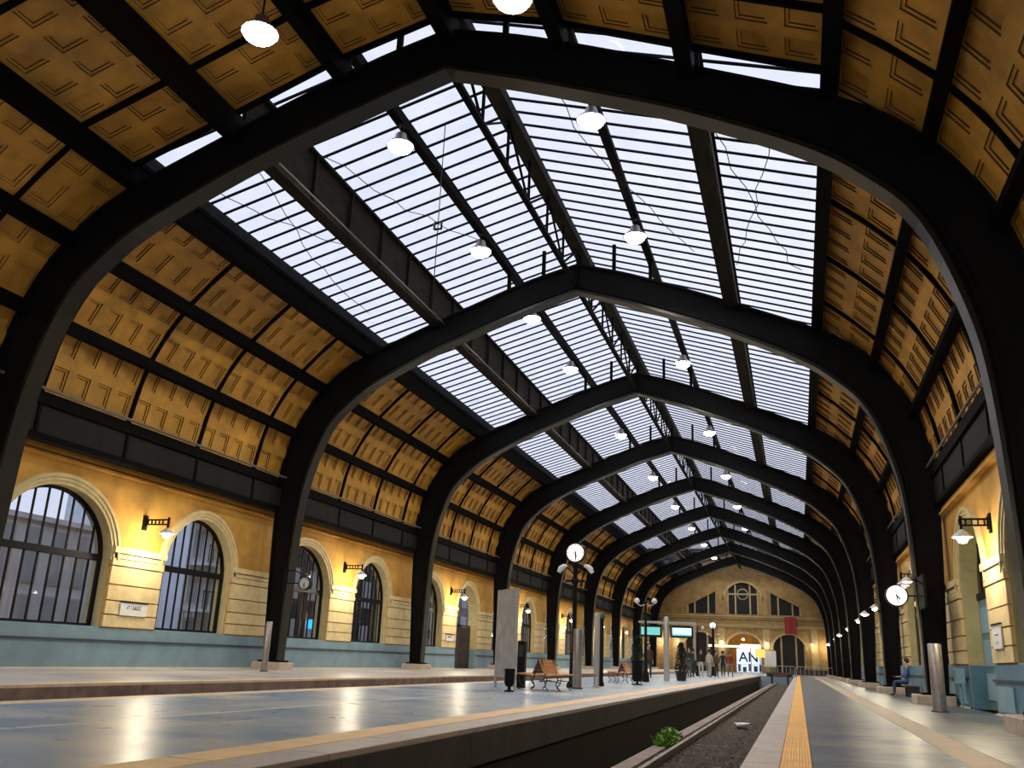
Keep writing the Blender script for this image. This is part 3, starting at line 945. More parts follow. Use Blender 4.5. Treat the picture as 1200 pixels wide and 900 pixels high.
# --- gutter girders with fascia plates
for side in (-1, 1):
    X = XC + side*11.07
    b = MB()
    b.box(X - 0.10, X + 0.10, YBACK, YEND, 6.42, 6.72); b.box(X - 0.07, X + 0.07, YBACK, YEND, 5.56, 5.68)
    b.box(X - side*0.02, X + side*0.9, YBACK, YEND, 6.60, 6.70)
    gg = b.build('gutter_girder', M['iron'], CEIL)
    # soffit closing between girder and wall
    b = MB(); b.box(X, X + side*0.62, YBACK, YEND, 5.60, 5.64); b.build('gutter_soffit', M['fascia'], gg)
    me = mesh_of(lambda bb: bb.box(-0.02, 0.02, 0.06, 3.19, 5.70, 6.40), M['fascia'], 'fascia_plate')
    me2 = mesh_of(lambda bb: bb.box(-0.055, 0.055, -0.05, 0.05, 5.66, 6.44), M['iron'], 'fascia_stiffener')
    y = YA - 13 + 1.25
    while y < YEND - 3:
        inst('fascia_plate', me, gg, (X, y, 0)); inst('fascia_stiffener', me2, gg, (X, y, 0)); y += 3.25
    # cable runs and small brackets along the top of the girder
    b = MB(); b.tube([(X - side*0.16, YBACK, 6.78), (X - side*0.16, YEND, 6.78)], 0.04, 6)
    b.build('conduit', M['conduit'], gg)

# --- glazing: bars and panes
NPB = 20; DP = 13.0/NPB
def bar_mesh(side):
    b = MB()
    for (xa, za), (xb, zb) in zip(G, G[1:]):
        b.bar((XC + side*xa, 0, za + 0.02), (XC + side*xb, 0, zb + 0.02), 0.065, 0.11, up=(0, 1, 0)) if False else None
        a = Vector((XC + side*xa, 0, za)); c = Vector((XC + side*xb, 0, zb))
        d = (c - a).normalized(); n = Vector((-d.z, 0, d.x)); n = n if n.z > 0 else -n
        h = Vector((0, 0.034, 0))
        v = [a - h - n*.03, a + h - n*.03, a + h + n*.02, a - h + n*.02, c - h - n*.03, c + h - n*.03, c + h + n*.02, c - h + n*.02]
        b.raw(v, [(0,1,2,3), (7,6,5,4), (0,4,5,1), (1,5,6,2), (2,6,7,3), (3,7,4,0)])
    return b
BMsh = {}
for s in (-1, 1):
    bb = bar_mesh(s); me = bpy.data.meshes.new('glazing_bar'); me.from_pydata(bb.v, [], bb.f); me.materials.append(M['bar']); me.update(); BMsh[s] = me
PMsh = {}
for s in (-1, 1):
    for r in range(3):
        (xa, za), (xb, zb) = G[r], G[r+1]
        bb = MB()
        e = 0.03
        for dz in (0.0, -0.008):
            bb.face([(XC + s*xa, e, za + dz), (XC + s*xb, e, zb + dz), (XC + s*xb, DP - e, zb + dz), (XC + s*xa, DP - e, za + dz)])
            break
        me = bpy.data.meshes.new('pane'); me.from_pydata(bb.v, [], bb.f); me.materials.append(M['pane']); me.update(); PMsh[(s, r)] = me
rb = MB(); rp_ = MB()
y = YG + 0.08; i = 0
npane = nbar = 0
while y < YEND - 0.2:
    for s in (-1, 1):
        if nbar < 300: inst('glazing_bar', BMsh[s], CEIL, (0, y, 0)); nbar += 1
        else: rb.raw([(v.co.x, v.co.y + y, v.co.z) for v in BMsh[s].vertices], [tuple(p.vertices) for p in BMsh[s].polygons])
        for r in range(3):
            if npane < 300: inst('pane', PMsh[(s, r)], CEIL, (0, y, 0)); npane += 1
            else: rp_.raw([(v.co.x, v.co.y + y, v.co.z) for v in PMsh[(s, r)].vertices], [tuple(p.vertices) for p in PMsh[(s, r)].polygons])
    y += DP
rb.build('far_glazing_bars', M['bar'], CEIL)['kind'] = 'stuff'
rp_.build('far_panes', M['pane'], CEIL)['kind'] = 'stuff'

# ================================================================= ARCHES
INN = [(10.40, 0.26), (10.36, 2.5), (10.26, 5.3), (10.02, 6.9), (9.42, 8.6), (8.55, 9.6), (7.45, 10.40), (5.2, 11.50), (3.0, 12.36), (1.5, 12.90), (0.0, 13.38)]
OUT = [(10.92, 0.26), (11.02, 2.5), (11.12, 5.3), (11.05, 7.3), (10.42, 9.1), (9.45, 10.35), (8.20, 11.25), (5.65, 12.36), (3.35, 13.28), (1.65, 13.90), (0.0, 14.36)]
def dens(P):
    out = [P[0], P[1]]
    Q = catmull(P[1:], 4)
    return [P[0]] + Q
INd, OUd = dens(INN), dens(OUT)
def arch_parts():
    pr = {}
    ip = [Vector((-x, 0, z)) for x, z in INd] + [Vector((x, 0, z)) for x, z in reversed(INd[:-1])]
    op = [Vector((-x, 0, z)) for x, z in OUd] + [Vector((x, 0, z)) for x, z in reversed(OUd[:-1])]
    def strip(A, B, hw):
        b = MB(); n = len(A); h = Vector((0, hw, 0))
        for i in range(n-1):
            b.face([A[i]-h, A[i+1]-h, B[i+1]-h, B[i]-h]); b.face([B[i]+h, B[i+1]+h, A[i+1]+h, A[i]+h])
            b.face([A[i]+h, A[i+1]+h, A[i+1]-h, A[i]-h], smooth=True); b.face([B[i]-h, B[i+1]-h, B[i+1]+h, B[i]+h], smooth=True)
        b.face([A[0]-h, B[0]-h, B[0]+h, A[0]+h]); b.face([A[-1]-h, B[-1]-h, B[-1]+h, A[-1]+h])
        return b
    pr['web'] = strip(ip, op, 0.13)
    def lerp(t): return [a.lerp(c, t) for a, c in zip(ip, op)]
    pr['inner_flange'] = strip(lerp(-0.06), lerp(0.03), 0.25)
    pr['outer_flange'] = strip(lerp(0.95), lerp(1.03), 0.25)
    pr['web_moulding'] = strip(lerp(0.12), lerp(0.20), 0.17)
    return pr
AP = arch_parts()
ORD = ['nearest', 'second', 'third', 'fourth', 'fifth', 'sixth', 'seventh', 'eighth', 'ninth']
arch0 = None
for k in range(-1, NB):
    if k == -1:
        a = empty('roof_arch', (XC, YA - 13, 0))
        for nme, mb in AP.items():
            mb.build(nme, M['iron_flange' if nme == 'inner_flange' else 'iron_arch'], a)
        me = mesh_of(lambda bb: bb.box(-0.16, 0.16, -0.17, 0.17, 0.26, 0.34), M['iron_arch'], 'base_plate')
        arch0 = a
        for s in (-1, 1):
            bb = MB(); bb.box(s*10.66 - 0.42, s*10.66 + 0.42, -0.34, 0.34, 0.26, 0.32); bb.build('base_plate', M['iron_arch'], a)
            for q in (5.30, 6.80):
                pass
        tag(a, 'dark iron roof arch out of frame above the viewer', 'arch', 'dark iron roof arches')
        a.location.y = YA - 13
        continue
    c = copy_tree(arch0)
    c.location.y = YA + 13*k
    lab = {0: 'nearest dark iron roof arch, sweeping across the top of the picture',
           8: 'farthest dark iron roof arch, just in front of the yellow end wall'}.get(k, '%s dark iron roof arch in view counting from the viewer' % ORD[k])
    tag(c, lab, 'arch', 'dark iron roof arches')
# stone plinths under the arches
for k in range(-1, NB):
    for s, sd in ((-1, 'left'), (1, 'right')):
        x = XC + s*(10.66 if s < 0 else 10.56)
        b = MB(); hw = 0.55 if s < 0 else 0.50
        b.cbox(-hw, hw, -0.50, 0.50 if s < 0 else 0.9, 0, 0.255, 0.03)
        p = b.build('plinth', M['plinth'], None, (x, YA + 13*k, 0.002))
        lab = 'pale pinkish stone plinth under the %s foot of the %s iron arch' % (sd, ORD[k] if k >= 0 else 'out-of-frame')
        if k == 0: lab = 'pale stone plinth under the %s foot of the nearest iron arch, out of frame' % sd
        tag(p, lab, 'plinth', 'stone plinths under the arches')

# ================================================================= LAMPS
def pendant(loc, rodtop, label, group):
    t = empty('roof_lamp', loc)
    tag(t, label, 'lamp', group)
    b = MB(); b.lathe([(0.06, 0.42), (0.14, 0.36), (0.18, 0.20), (0.34, 0.06), (0.38, 0.0), (0.36, 0.0), (0.30, 0.05), (0.12, 0.2)], n=14)
    b.build('lamp_shade', M['grey_metal'], t)
    b = MB(); b.lathe([(0.0, -0.20), (0.18, -0.17), (0.30, -0.08), (0.33, 0.02), (0.0, 0.04)], n=14)
    b.build('bulb', M['lamp_glow'], t)
    b = MB(); b.tube([(0, 0, 0.40), (0, 0, rodtop - loc[2])], 0.02, 6)
    b.build('rod', M['iron'], t)
    l = bpy.data.lights.new('lamp_light', 'SPOT'); l.energy = ROOF_LAMP_W; l.spot_size = math.radians(158); l.spot_blend = 0.4; l.shadow_soft_size = 0.22; l.color = (1.0, 0.95, 0.86)
    lo = bpy.data.objects.new('lamp_light', l); lo.location = (0, 0, -0.40); link(lo, t)
    return t
for s, x, rw in ((-1, XC - 2.6, 'left'), (1, XC + 2.6, 'right')):
    pendant((x, 12.7, 12.30 if s < 0 else 12.05), 13.5, 'glaring high-bay lamp of the %s row nearest the viewer, against the brown panels' % rw, 'glowing lamps under the roof')
    for k in range(0, NB):
        for j, dy in ((0, 3.1), (1, 9.75)):
            y = YA + 13*k + dy
            if y > YEND - 2: continue
            pendant((x, y, 13.72), 14.4, 'glowing roof lamp, %s row, %s half of the bay past the %s arch' % (rw, 'near' if j == 0 else 'far', ORD[k]), 'glowing lamps under the roof')

def wall_lamp(X, sgn, y, z, label):
    t = empty('wall_lamp', (X, y, z))
    tag(t, label, 'wall lamp', 'bracket lamps on the side walls')
    L = 0.85 if sgn > 0 else 0.62
    b = MB(); b.box(0, sgn*0.05, -0.09, 0.09, -0.22, 0.22); b.box(sgn*.05, sgn*0.09, -0.05, 0.05, -0.14, 0.14)
    b.build('wall_plate', M['black'], t)
    b = MB(); b.box(0.03*sgn, sgn*L, -0.025, 0.025, 0.07, 0.11); b.box(0.03*sgn, sgn*L, -0.025, 0.025, -0.07, -0.03)
    for k in range(5):
        b.box(sgn*(0.12 + k*0.13), sgn*(0.15 + k*0.13), -0.02, 0.02, -0.05, 0.09)
    b.build('bracket', M['black'], t)
    b = MB(); b.box(sgn*(L-.02), sgn*(L+0.03), -.03, .03, -0.16, 0.16); b.build('bracket_end', M['black'], t)
    b = MB(); b.lathe([(0.03, -0.14), (0.06, -0.17), (0.22, -0.30), (0.23, -0.33), (0.20, -0.31), (0.05, -0.19)], (sgn*L, 0, 0), 14)
    b.build('lamp_shade', M['white'], t)
    b = MB(); b.lathe([(0.0, -0.46), (0.08, -0.44), (0.13, -0.36), (0.11, -0.28), (0.04, -0.22)], (sgn*L, 0, 0), 12)
    b.build('bulb', M['wall_glow'], t)
    l = bpy.data.lights.new('lamp_light', 'POINT'); l.energy = WALL_LAMP_W; l.shadow_soft_size = 0.14; l.color = (1.0, 0.87, 0.62)
    lo = bpy.data.objects.new('lamp_light', l); lo.location = (sgn*L, 0, -0.62); link(lo, t)
for k in range(-1, NB):
    y = YA + 13*k + 6.45
    o_ = ORD[k] if k >= 0 else 'out-of-frame'
    wall_lamp(XL, 1, y, 4.16, 'lit bracket lamp on the left yellow wall past the %s arch' % o_)
    wall_lamp(XR, -1, y, 4.14, 'lit bracket lamp on the right yellow wall past the %s arch' % o_)

# ================================================================= RAILS AND BALLAST
def track(xc, label, side):
    t = empty('railway_track', (xc, 0, PIT)); tag(t, label, 'track')
    for s in (-1, 1):
        b = MB(); x = s*0.7175
        y0, y1 = YBACK, YPIT - 1
        b.box(x - 0.07, x + 0.07, y0, y1, 0.16, 0.175); b.box(x - 0.012, x + 0.012, y0, y1, 0.175, 0.27); b.box(x - 0.036, x + 0.036, y0, y1, 0.265, 0.305)
        b.build('rail', M['rail'], t)
    me = mesh_of(lambda bb: bb.cbox(-0.98, 0.80, -0.12, 0.12, 0.0, 0.16, 0.015), M['sleeper'], 'sleeper')
    y = 1.0
    while y < YPIT - 1.5:
        inst('sleeper', me, t, (0, y, random.uniform(-0.01, 0.01)), random.uniform(-0.01, 0.01)); y += 0.62
    return t
TRK = track(-1.36, 'rusty railway track in the pit between the island and the right platform', 1)
track(-11.05, 'railway track hidden in the pit between the left platform and the island', -1)
# ballast stones: joined, uncountable
def stones(x0, x1, y0, y1, n, smin, smax, name, zb):
    b = MB()
    for _ in range(n):
        u = random.random()
        x = random.uniform(x0, x1); y = y0 + (y1 - y0)*(u**1.6); r = random.uniform(smin, smax)
        z = zb + random.uniform(0, 0.05)
        vs_ = []
        a0 = random.random()*6
        for k in range(5):
            a = a0 + k*2*PI/5; vs_.append((x + r*math.cos(a)*random.uniform(.7, 1.1), y + r*math.sin(a)*random.uniform(.7, 1.1), z))
        vs_.append((x + random.uniform(-.2, .2)*r, y, z + r*random.uniform(.6, 1.0)))
        b.raw(vs_, [(k, (k+1) % 5, 5) for k in range(5)])
    o = b.build(name, M['ballast'], TRK); o.location = (-TRK.location.x, 0, -PIT); o['kind'] = 'stuff'
stones(-2.34, RP0, 8, 90, 22000, 0.035, 0.085, 'ballast', PIT + 0.10)
# raised gutter kerb beside the rail
b = MB(); b.box(-2.62, -2.36, 4, YPIT - 1, PIT, PIT + 0.20)
kb = b.build('drain_kerb', M['brownstone']); kb['kind'] = 'structure'

# weed
def leaf_clump(name, loc, n, rx, ry, h, lsz, m, label, cat, group=None):
    b = MB()
    for _ in range(n):
        a = random.uniform(0, 2*PI); rr = math.sqrt(random.random())
        x, y = rx*rr*math.cos(a), ry*rr*math.sin(a); z = random.uniform(0.02, h*(1.05 - rr*rr*0.8))
        d = Vector((random.uniform(-1, 1), random.uniform(-1, 1), random.uniform(-.2, 1))).normalized()
        s = d.cross(Vector((0.1, 0.2, 1))).normalized()*lsz*0.35
        p = Vector((x, y, z)); q = p + d*lsz
        b.face([p, p + d*lsz*.5 + s, q, p + d*lsz*.5 - s])
    o = b.build(name, m, None, loc)
    tag(o, label, cat, group)
    return o
t = empty('weed', (-2.40, 18.2, PIT + 0.14)); tag(t, 'bright green weed growing beside the rail in the track pit', 'plant')
o = leaf_clump('foliage', (0, 0, 0), 520, 0.26, 0.62, 0.34, 0.11, M['weed'], None, None); o.parent = t
b = MB()
for k in range(7): b.tube([(random.uniform(-.2, .2), random.uniform(-.6, .6), -0.05), (random.uniform(-.3, .3), random.uniform(-.8, .8), .25)], 0.008, 5)
b.build('stem', M['weed'], t)
b = MB()
vs_ = [(random.uniform(-.20, .20), random.uniform(-.3, .3), random.uniform(0, .17)) for _ in range(14)]
bmh = bmesh.new()
for v in vs_: bmh.verts.new(v)
bmesh.ops.convex_hull(bmh, input=bmh.verts)
me = bpy.data.meshes.new('litter'); bmh.to_mesh(me); bmh.free(); me.materials.append(M['paper'])
o = inst('litter', me, None, (-1.42, 24.6, PIT + 0.17)); tag(o, 'crumpled white paper lying on the ballast between the rails', 'litter')

# ================================================================= PLATFORM FURNITURE
def bench(x, y, rz, label):
    t = empty('bench', (x, y, 0), rz); tag(t, label, 'bench', 'wooden back-to-back benches on the island platform')
    L = 1.7; t.scale = (0.86, 0.86, 0.88)
    for s in (-1, 1):
        for k in range(4):
            b = MB(); xx = s*(0.20 + k*0.115)
            b.cbox(min(xx, xx + s*0.095), max(xx, xx + s*0.095), -L/2, L/2, 0.40 + 0.012*k, 0.435 + 0.012*k, 0.008)
            b.build('seat_slat', M['wood'], t)
        for k in range(4):
            b = MB(); z = 0.475 + k*0.10; xo = s*(0.185 - k*0.042)
            b.raw([(xo, -L/2, z), (xo - s*0.036, -L/2, z + 0.085), (xo - s*0.036, L/2, z + 0.085), (xo, L/2, z),
                   (xo - s*0.028, -L/2, z - 0.01), (xo - s*0.064, -L/2, z + 0.075), (xo - s*0.064, L/2, z + 0.075), (xo - s*0.028, L/2, z - 0.01)],
                  [(0,1,2,3), (7,6,5,4), (0,4,5,1), (2,6,7,3), (1,5,6,2), (0,3,7,4)])
            b.build('back_slat', M['wood'] if s > 0 else M['wood_dark'], t)
    for yy in (-L/2 + 0.2, L/2 - 0.2):
        for s in (-1, 1):
            b = MB()
            b.tube([(0.04*s, yy, 0.86), (0.16*s, yy, 0.44), (0.22*s, yy, 0.30), (0.16*s, yy, 0.12), (0.26*s, yy, 0.02)], 0.018, 6)
            b.tube([(0.16*s, yy, 0.39), (0.66*s, yy, 0.41), (0.62*s, yy, 0.22), (0.52*s, yy, 0.10), (0.64*s, yy, 0.02)], 0.018, 6)
            b.tube([(0.22*s, yy, 0.28), (0.60*s, yy, 0.25)], 0.013, 6)
            b.build('leg', M['dark_metal'], t)
    b = MB(); b.box(-0.02, 0.02, -L/2 + .2, L/2 - .2, 0.24, 0.28); b.build('stretcher', M['dark_metal'], t)
bench(-6.28, 23.7, 0.0, 'orange-slatted back-to-back bench in front of the clock post, nearest the viewer')
bench(-6.42, 36.2, 0.0, 'smaller-looking orange-slatted bench farther along the island platform behind the clock post')

def board(p0, p1, h, zb, label):
    c = ((p0[0]+p1[0])/2, (p0[1]+p1[1])/2, 0)
    dx, dy = p1[0]-p0[0], p1[1]-p0[1]; L = math.hypot(dx, dy)
    t = empty('notice_board', c, math.atan2(dy, dx)); tag(t, label, 'notice board', 'tall faded notice boards')
    for s in (-1, 1):
        b = MB(); b.tube([(s*L/2, 0, 0), (s*L/2, 0, h)], 0.035, 8); b.lathe([(0.09, 0.0), (0.09, 0.02), (0.035, 0.03)], (s*L/2, 0, 0), 10)
        b.build('post', M['board_frame'], t)
    b = MB(); b.box(-L/2 + 0.03, L/2 - 0.03, -0.025, 0.025, zb, h - 0.03); b.build('panel', M['board'], t)
    b = MB()
    b.box(-L/2 + .03, L/2 - .03, -0.035, 0.035, zb - 0.05, zb); b.box(-L/2 + .03, L/2 - .03, -.035, .035, h - .05, h)
    b.build('frame', M['board_frame'], t)
board((-7.42, 23.0), (-6.60, 22.0), 2.44, 0.34, 'large faded grey notice board on two posts left of the near bench')
board((-6.10, 29.0), (-5.83, 28.2), 2.20, 0.42, 'narrow faded notice board on two posts right of the clock post')

def bollard(x, y, h, r, label):
    t = empty('bollard', (x, y, 0)); tag(t, label, 'post', 'grey metal posts')
    b = MB(); b.lathe([(r, 0.0), (r, h - 0.02), (r*0.8, h), (0, h)], n=18); b.build('shaft', M['grey_metal'], t)
    b = MB(); b.lathe([(r + 0.04, 0), (r + 0.04, 0.03), (r, 0.04)], n=18); b.build('base_ring', M['dark_metal'], t)
bollard(-6.02, 26.2, 1.64, 0.13, 'thick grey metal post in front of the clock post on the island')
bollard(3.02, 23.6, 1.50, 0.15, 'thick grey metal post in front of the dark right-hand column')
bollard(-16.3, 26.5, 1.55, 0.10, 'slim grey metal post beside the second arch foot by the left wall')

def letters(parent, s, size, loc, rot, m, name='lettering', ext=0.004):
    cu = bpy.data.curves.new(name, 'FONT'); cu.body = s; cu.size = size; cu.extrude = ext; cu.align_x = 'CENTER'; cu.align_y = 'CENTER'; cu.offset = size*0.018
    cu.materials.append(m)
    tmp = bpy.data.objects.new(name + '_tmp', cu); C.objects.link(tmp)
    me = bpy.data.meshes.new_from_object(tmp.evaluated_get(bpy.context.evaluated_depsgraph_get()))
    bpy.data.objects.remove(tmp)
    o = bpy.data.objects.new(name, me); o.location = loc; o.rotation_euler = rot; link(o, parent); return o

def clock(t, c, r, m, h, mnt, two=True):
    """round clock whose dial faces -y"""
    b = MB(); b.lathe([(0, -0.07), (r*1.0, -0.07), (r*1.0, -0.10), (r*1.14, -0.10), (r*1.14, 0.10), (r*1.0, 0.10), (r*1.0, 0.07), (0, 0.07)], c, 28, axis='y', smooth=False)
    case = b.build('clock_case', M['black'], t)
    b = MB(); b.lathe([(0, -0.075), (r*0.99, -0.075), (r*.99, -0.07)], c, 28, axis='y', smooth=False)
    b.build('dial', m, case)
    for (ang, ln, wd) in ((h, 0.52, 0.07), (mnt, 0.80, 0.045)):
        a = math.radians(ang); b = MB()
        b.bar((c[0] - math.sin(a)*r*.12, c[1] - 0.085, c[2] - math.cos(a)*r*.12), (c[0] + math.sin(a)*r*ln, c[1] - 0.085, c[2] + math.cos(a)*r*ln), r*wd*2, 0.008, up=(0, 1, 0))
        b.build('hand', M['black'], case)
    b = MB()
    for k in range(12):
        a = k*PI/6; b.bar((c[0] + math.sin(a)*r*.80, c[1] - 0.08, c[2] + math.cos(a)*r*.80), (c[0] + math.sin(a)*r*.94, c[1] - 0.08, c[2] + math.cos(a)*r*.94), r*0.07, 0.006, up=(0, 1, 0))
    b.build('hour_marks', M['ink_grey'], case)

# clock post on the island
t = empty('clock_post', (-6.32, 27.0, 0)); tag(t, 'tall black post with a round white clock and two curved lamps on the island platform', 'clock')
b = MB(); b.lathe([(0.20, 0), (0.20, 0.10), (0.13, 0.18), (0.11, 0.9), (0.075, 1.0), (0.065, 3.4), (0.09, 3.45), (0.05, 3.6)], n=12); b.build('pole', M['black'], t)
clock(t, (0, 0, 3.89), 0.27, M['clock_face'], 168, 175)
b = MB(); b.box(-0.30, 0.30, -0.03, 0.03, 3.02, 3.08); b.lathe([(0.10, 3.0), (0.14, 3.05), (0.10, 3.12)], n=10); b.build('cross_bar', M['black'], t)
for s in (-1, 1):
    b = MB(); b.tube([(0.05*s, 0, 3.25), (0.20*s, 0, 3.42), (0.32*s, 0, 3.48), (0.42*s, 0, 3.44)], 0.022, 8)
    a = b.build('lamp_arm', M['black'], t)
    b = MB(); b.tube([(0.26*s, 0, 3.50), (0.36*s, 0, 3.49), (0.45*s, 0, 3.42), (0.52*s, 0, 3.30)], [0.04, 0.07, 0.09, 0.06], 10); b.build('lamp_shade', M['white'], a)
t = empty('signal_post', (-6.12, 30.0, 0)); tag(t, 'plain black post standing right behind the clock post', 'post')
b = MB(); b.lathe([(0.12, 0), (0.12, 0.1), (0.09, 0.15), (0.09, 2.2), (0, 2.25)], n=10); b.build('shaft', M['black'], t)
b = MB(); b.lathe([(0.11, 2.1), (0.13, 2.13), (0.11, 2.28), (0, 2.3)], n=10); b.build('cap', M['green_panel'], t)

# litter bins
def bin_(x, y, h, r, label):
    t = empty('litter_bin', (x, y, 0)); tag(t, label, 'litter bin', 'black bins on the island')
    b = MB(); b.lathe([(r*.7, 0.12), (r, 0.2), (r, h - .06), (r*1.08, h - .05), (r*1.08, h), (r*.9, h), (r*.85, h - .3), (0, h - .35)], n=14); b.build('body', M['black'], t)
    b = MB(); b.lathe([(r*1.0, 0), (r*1.0, .03), (.04, .05), (.04, .14)], n=12); b.build('foot', M['black'], t)
bin_(-6.55, 21.4, 0.52, 0.12, 'small black litter bin on a foot under the big notice board')
bin_(-5.62, 34.2, 0.86, 0.20, 'tall black litter bin between the far bench and the gantry')
t = empty('ticket_pillar', (-7.2, 24.6, 0)); tag(t, 'slim black pillar standing between the big notice board and the near bench', 'pillar')
b = MB(); b.cbox(-0.10, 0.10, -0.10, 0.10, 0, 1.22, 0.02); b.build('body', M['black'], t)
b = MB(); b.box(-0.07, 0.07, -0.108, -0.10, 0.8, 1.1); b.build('front_plate', M['dark_metal'], t)

# wall clocks on columns
t = empty('column_clock', (XC - 10.4, YA + 13 - 0.3, 2.95)); tag(t, 'round clock on a bracket at the foot of the second arch on the left', 'clock', 'clocks on the columns')
b = MB(); b.box(0, 1.0, -0.02, 0.02, -0.02, 0.02); b.box(0, 0.05, -.05, .05, -.3, .5); b.tube([(0, 0, .4), (0.35, 0, .45), (0.65, 0, .35), (0.72, 0, .25)], .02, 6); b.build('bracket', M['black'], t)
clock(t, (0.86, 0, 0), 0.20, M['clock_dim'], 190, 178)
t = empty('column_clock', (XC + 10.3, YA + 11.5, 2.87)); tag(t, 'bright round clock on a bracket at the second arch on the right', 'clock', 'clocks on the columns')
b = MB(); b.box(-0.7, 0.1, -0.02, 0.02, -0.02, 0.02); b.tube([(0.1, 0, .28), (-0.1, 0, .42), (-0.35, 0, .46), (-0.5, 0, .40)], .025, 6); b.box(0.04, 0.10, -0.05, 1.3, -0.3, 0.6); b.build('bracket', M['black'], t)
clock(t, (-0.66, 0, 0), 0.27, M['clock_bright'], 140, 175)
b = MB(); b.lathe([(0.02, 0.10), (0.10, 0.05), (0.16, -0.02), (0.14, -0.04)], (-0.36, 0, 0.42), 12); b.build('lamp_shade', M['white'], t)
b = MB(); b.lathe([(0, -0.07), (0.10, -0.05), (0.12, 0.0)], (-0.36, 0, 0.41), 12); b.build('bulb', M['wall_glow'], t)
for k in (2, 4, 6):
    t = empty('column_lamp', (XC + 10.15, YA + 13*k - 0.6, 3.0)); tag(t, 'small bracket lamp on the right foot of the %s arch' % ORD[k], 'wall lamp', 'small lamps on the right columns')
    b = MB(); b.tube([(0.2, 0.3, .2), (0, 0, .35), (-0.3, 0, .38), (-0.45, 0, .25)], .025, 6); b.build('bracket', M['black'], t)
    b = MB(); b.lathe([(0.02, 0.12), (0.15, 0.02), (0.20, -0.04)], (-0.45, 0, .14), 12); b.build('lamp_shade', M['white'], t)
    b = MB(); b.lathe([(0, -0.10), (0.11, -0.06), (0.13, 0.0)], (-0.45, 0, .13), 12); b.build('bulb', M['wall_glow'], t)

# signs on piers
def sign(X, sgn, y, z, wd, h, label, ls):
    t = empty('wall_sign', (X + sgn*0.09, y, z), 0); tag(t, label, 'sign', 'small white signs on the piers')
    b = MB(); b.box(0, sgn*0.03, -wd/2, wd/2, -h/2, h/2); b.build('plate', M['white'], t)
    b = MB(); b.box(-sgn*0.01, sgn*0.05, -wd/2, wd/2, h/2, h/2 + 0.035); b.build('hood', M['black'], t)
    rot = (PI/2, 0, PI/2*sgn)
    letters(t, ls[0], h*0.42, (sgn*0.034, 0, h*0.12), rot, M['ink_grey'])
    if len(ls) > 1: letters(t, ls[1], h*0.20, (sgn*0.034, 0, -h*0.22), rot, M['ink_grey'])
PY = YA + 6.45
sign(XL, 1, PY, 1.63, 1.15, 0.36, 'white sign with grey lettering on the pier between the two nearest left windows', ['IT \u039f\u0394\u039f\u03a3'])
sign(XL, 1, PY + 26, 1.63, 1.1, 0.34, 'white sign on the left pier beside the dark brown gate', ['\u0395\u03a0\u0399\u0392\u0391\u03a4\u0395\u03a3'])
sign(XR, -1, PY + 0.1, 1.66, 0.95, 0.50, 'square white notice on the right-hand pier below the wall lamp', ['-- ---', '------'])

# downpipes by the columns
for k in range(1, 6):
    for s, X in ((-1, XL + 0.27), (1, XR - 0.24)):
        b = MB(); b.tube([(X, YA + 13*k + 1.15, 0.0), (X, YA + 13*k + 1.15, 5.5)], 0.055, 8)
        o = b.build('downpipe', M['dado_light'] if s > 0 else M['stone']); tag(o, 'slim rainwater pipe on the %s wall just beyond the %s arch foot' % ('left' if s < 0 else 'right', ORD[k]), 'pipe', 'rainwater pipes')
# small equipment cabinet by right column
t = empty('control_box', (XR - 0.24, YA + 13 - 1.75, 0)); tag(t, 'small grey-blue control box on the dado by the right-hand plinth', 'box')
b = MB(); b.cbox(-.12, .1, -.16, .16, .62, 1.0, .01); b.build('body', M['dado_light'], t)
b = MB(); b.tube([(0, 0, 0), (0, 0, .62)], .03, 6); b.build('pipe', M['dado_light'], t)
b = MB(); b.box(-.13, -.12, -.12, .12, .68, .94); b.build('door', M['dado_r'], t)

# departure-board gantry
t = empty('departure_gantry', (-5.95, 44.6, 0)); tag(t, 'grey gantry carrying two lit departure screens across the island platform', 'gantry')
b = MB(); b.lathe([(0.13, 0), (0.13, 2.86), (0.09, 2.92), (0, 2.92)], n=12); b.build('post', M['board_frame'], t)
b = MB(); b.box(-1.32, 1.38, -0.06, 0.06, 2.60, 2.70); b.build('cross_bar', M['board_frame'], t)
b = MB(); b.tube([(1.34, 0, 1.0), (1.34, 0, 2.62)], 0.04, 8); b.build('hanger', M['board_frame'], t)
for (x0, x1, m1, nm) in ((-1.28, -0.22, M['screen'], 'teal screen'), (0.20, 1.25, M['screen_w'], 'white and teal screen')):
    b = MB(); b.box(x0, x1, -0.10, 0.10, 1.98, 2.52); c = b.build('screen_case', M['black'], t)
    b = MB(); b.box(x0 + .10, x1 - .06, -0.108, -0.10, 2.12, 2.42); s_ = b.build('screen', m1, c)
    b = MB(); b.box(x0 + .10, x1 - .06, -0.112, -0.108, 2.06, 2.13); b.build('screen_footer', M['screen'], c)
    b = MB(); b.box(x0 + .04, x0 + .10, -.112, -.10, 2.02, 2.48); b.build('side_strip', M['green_panel'], c)
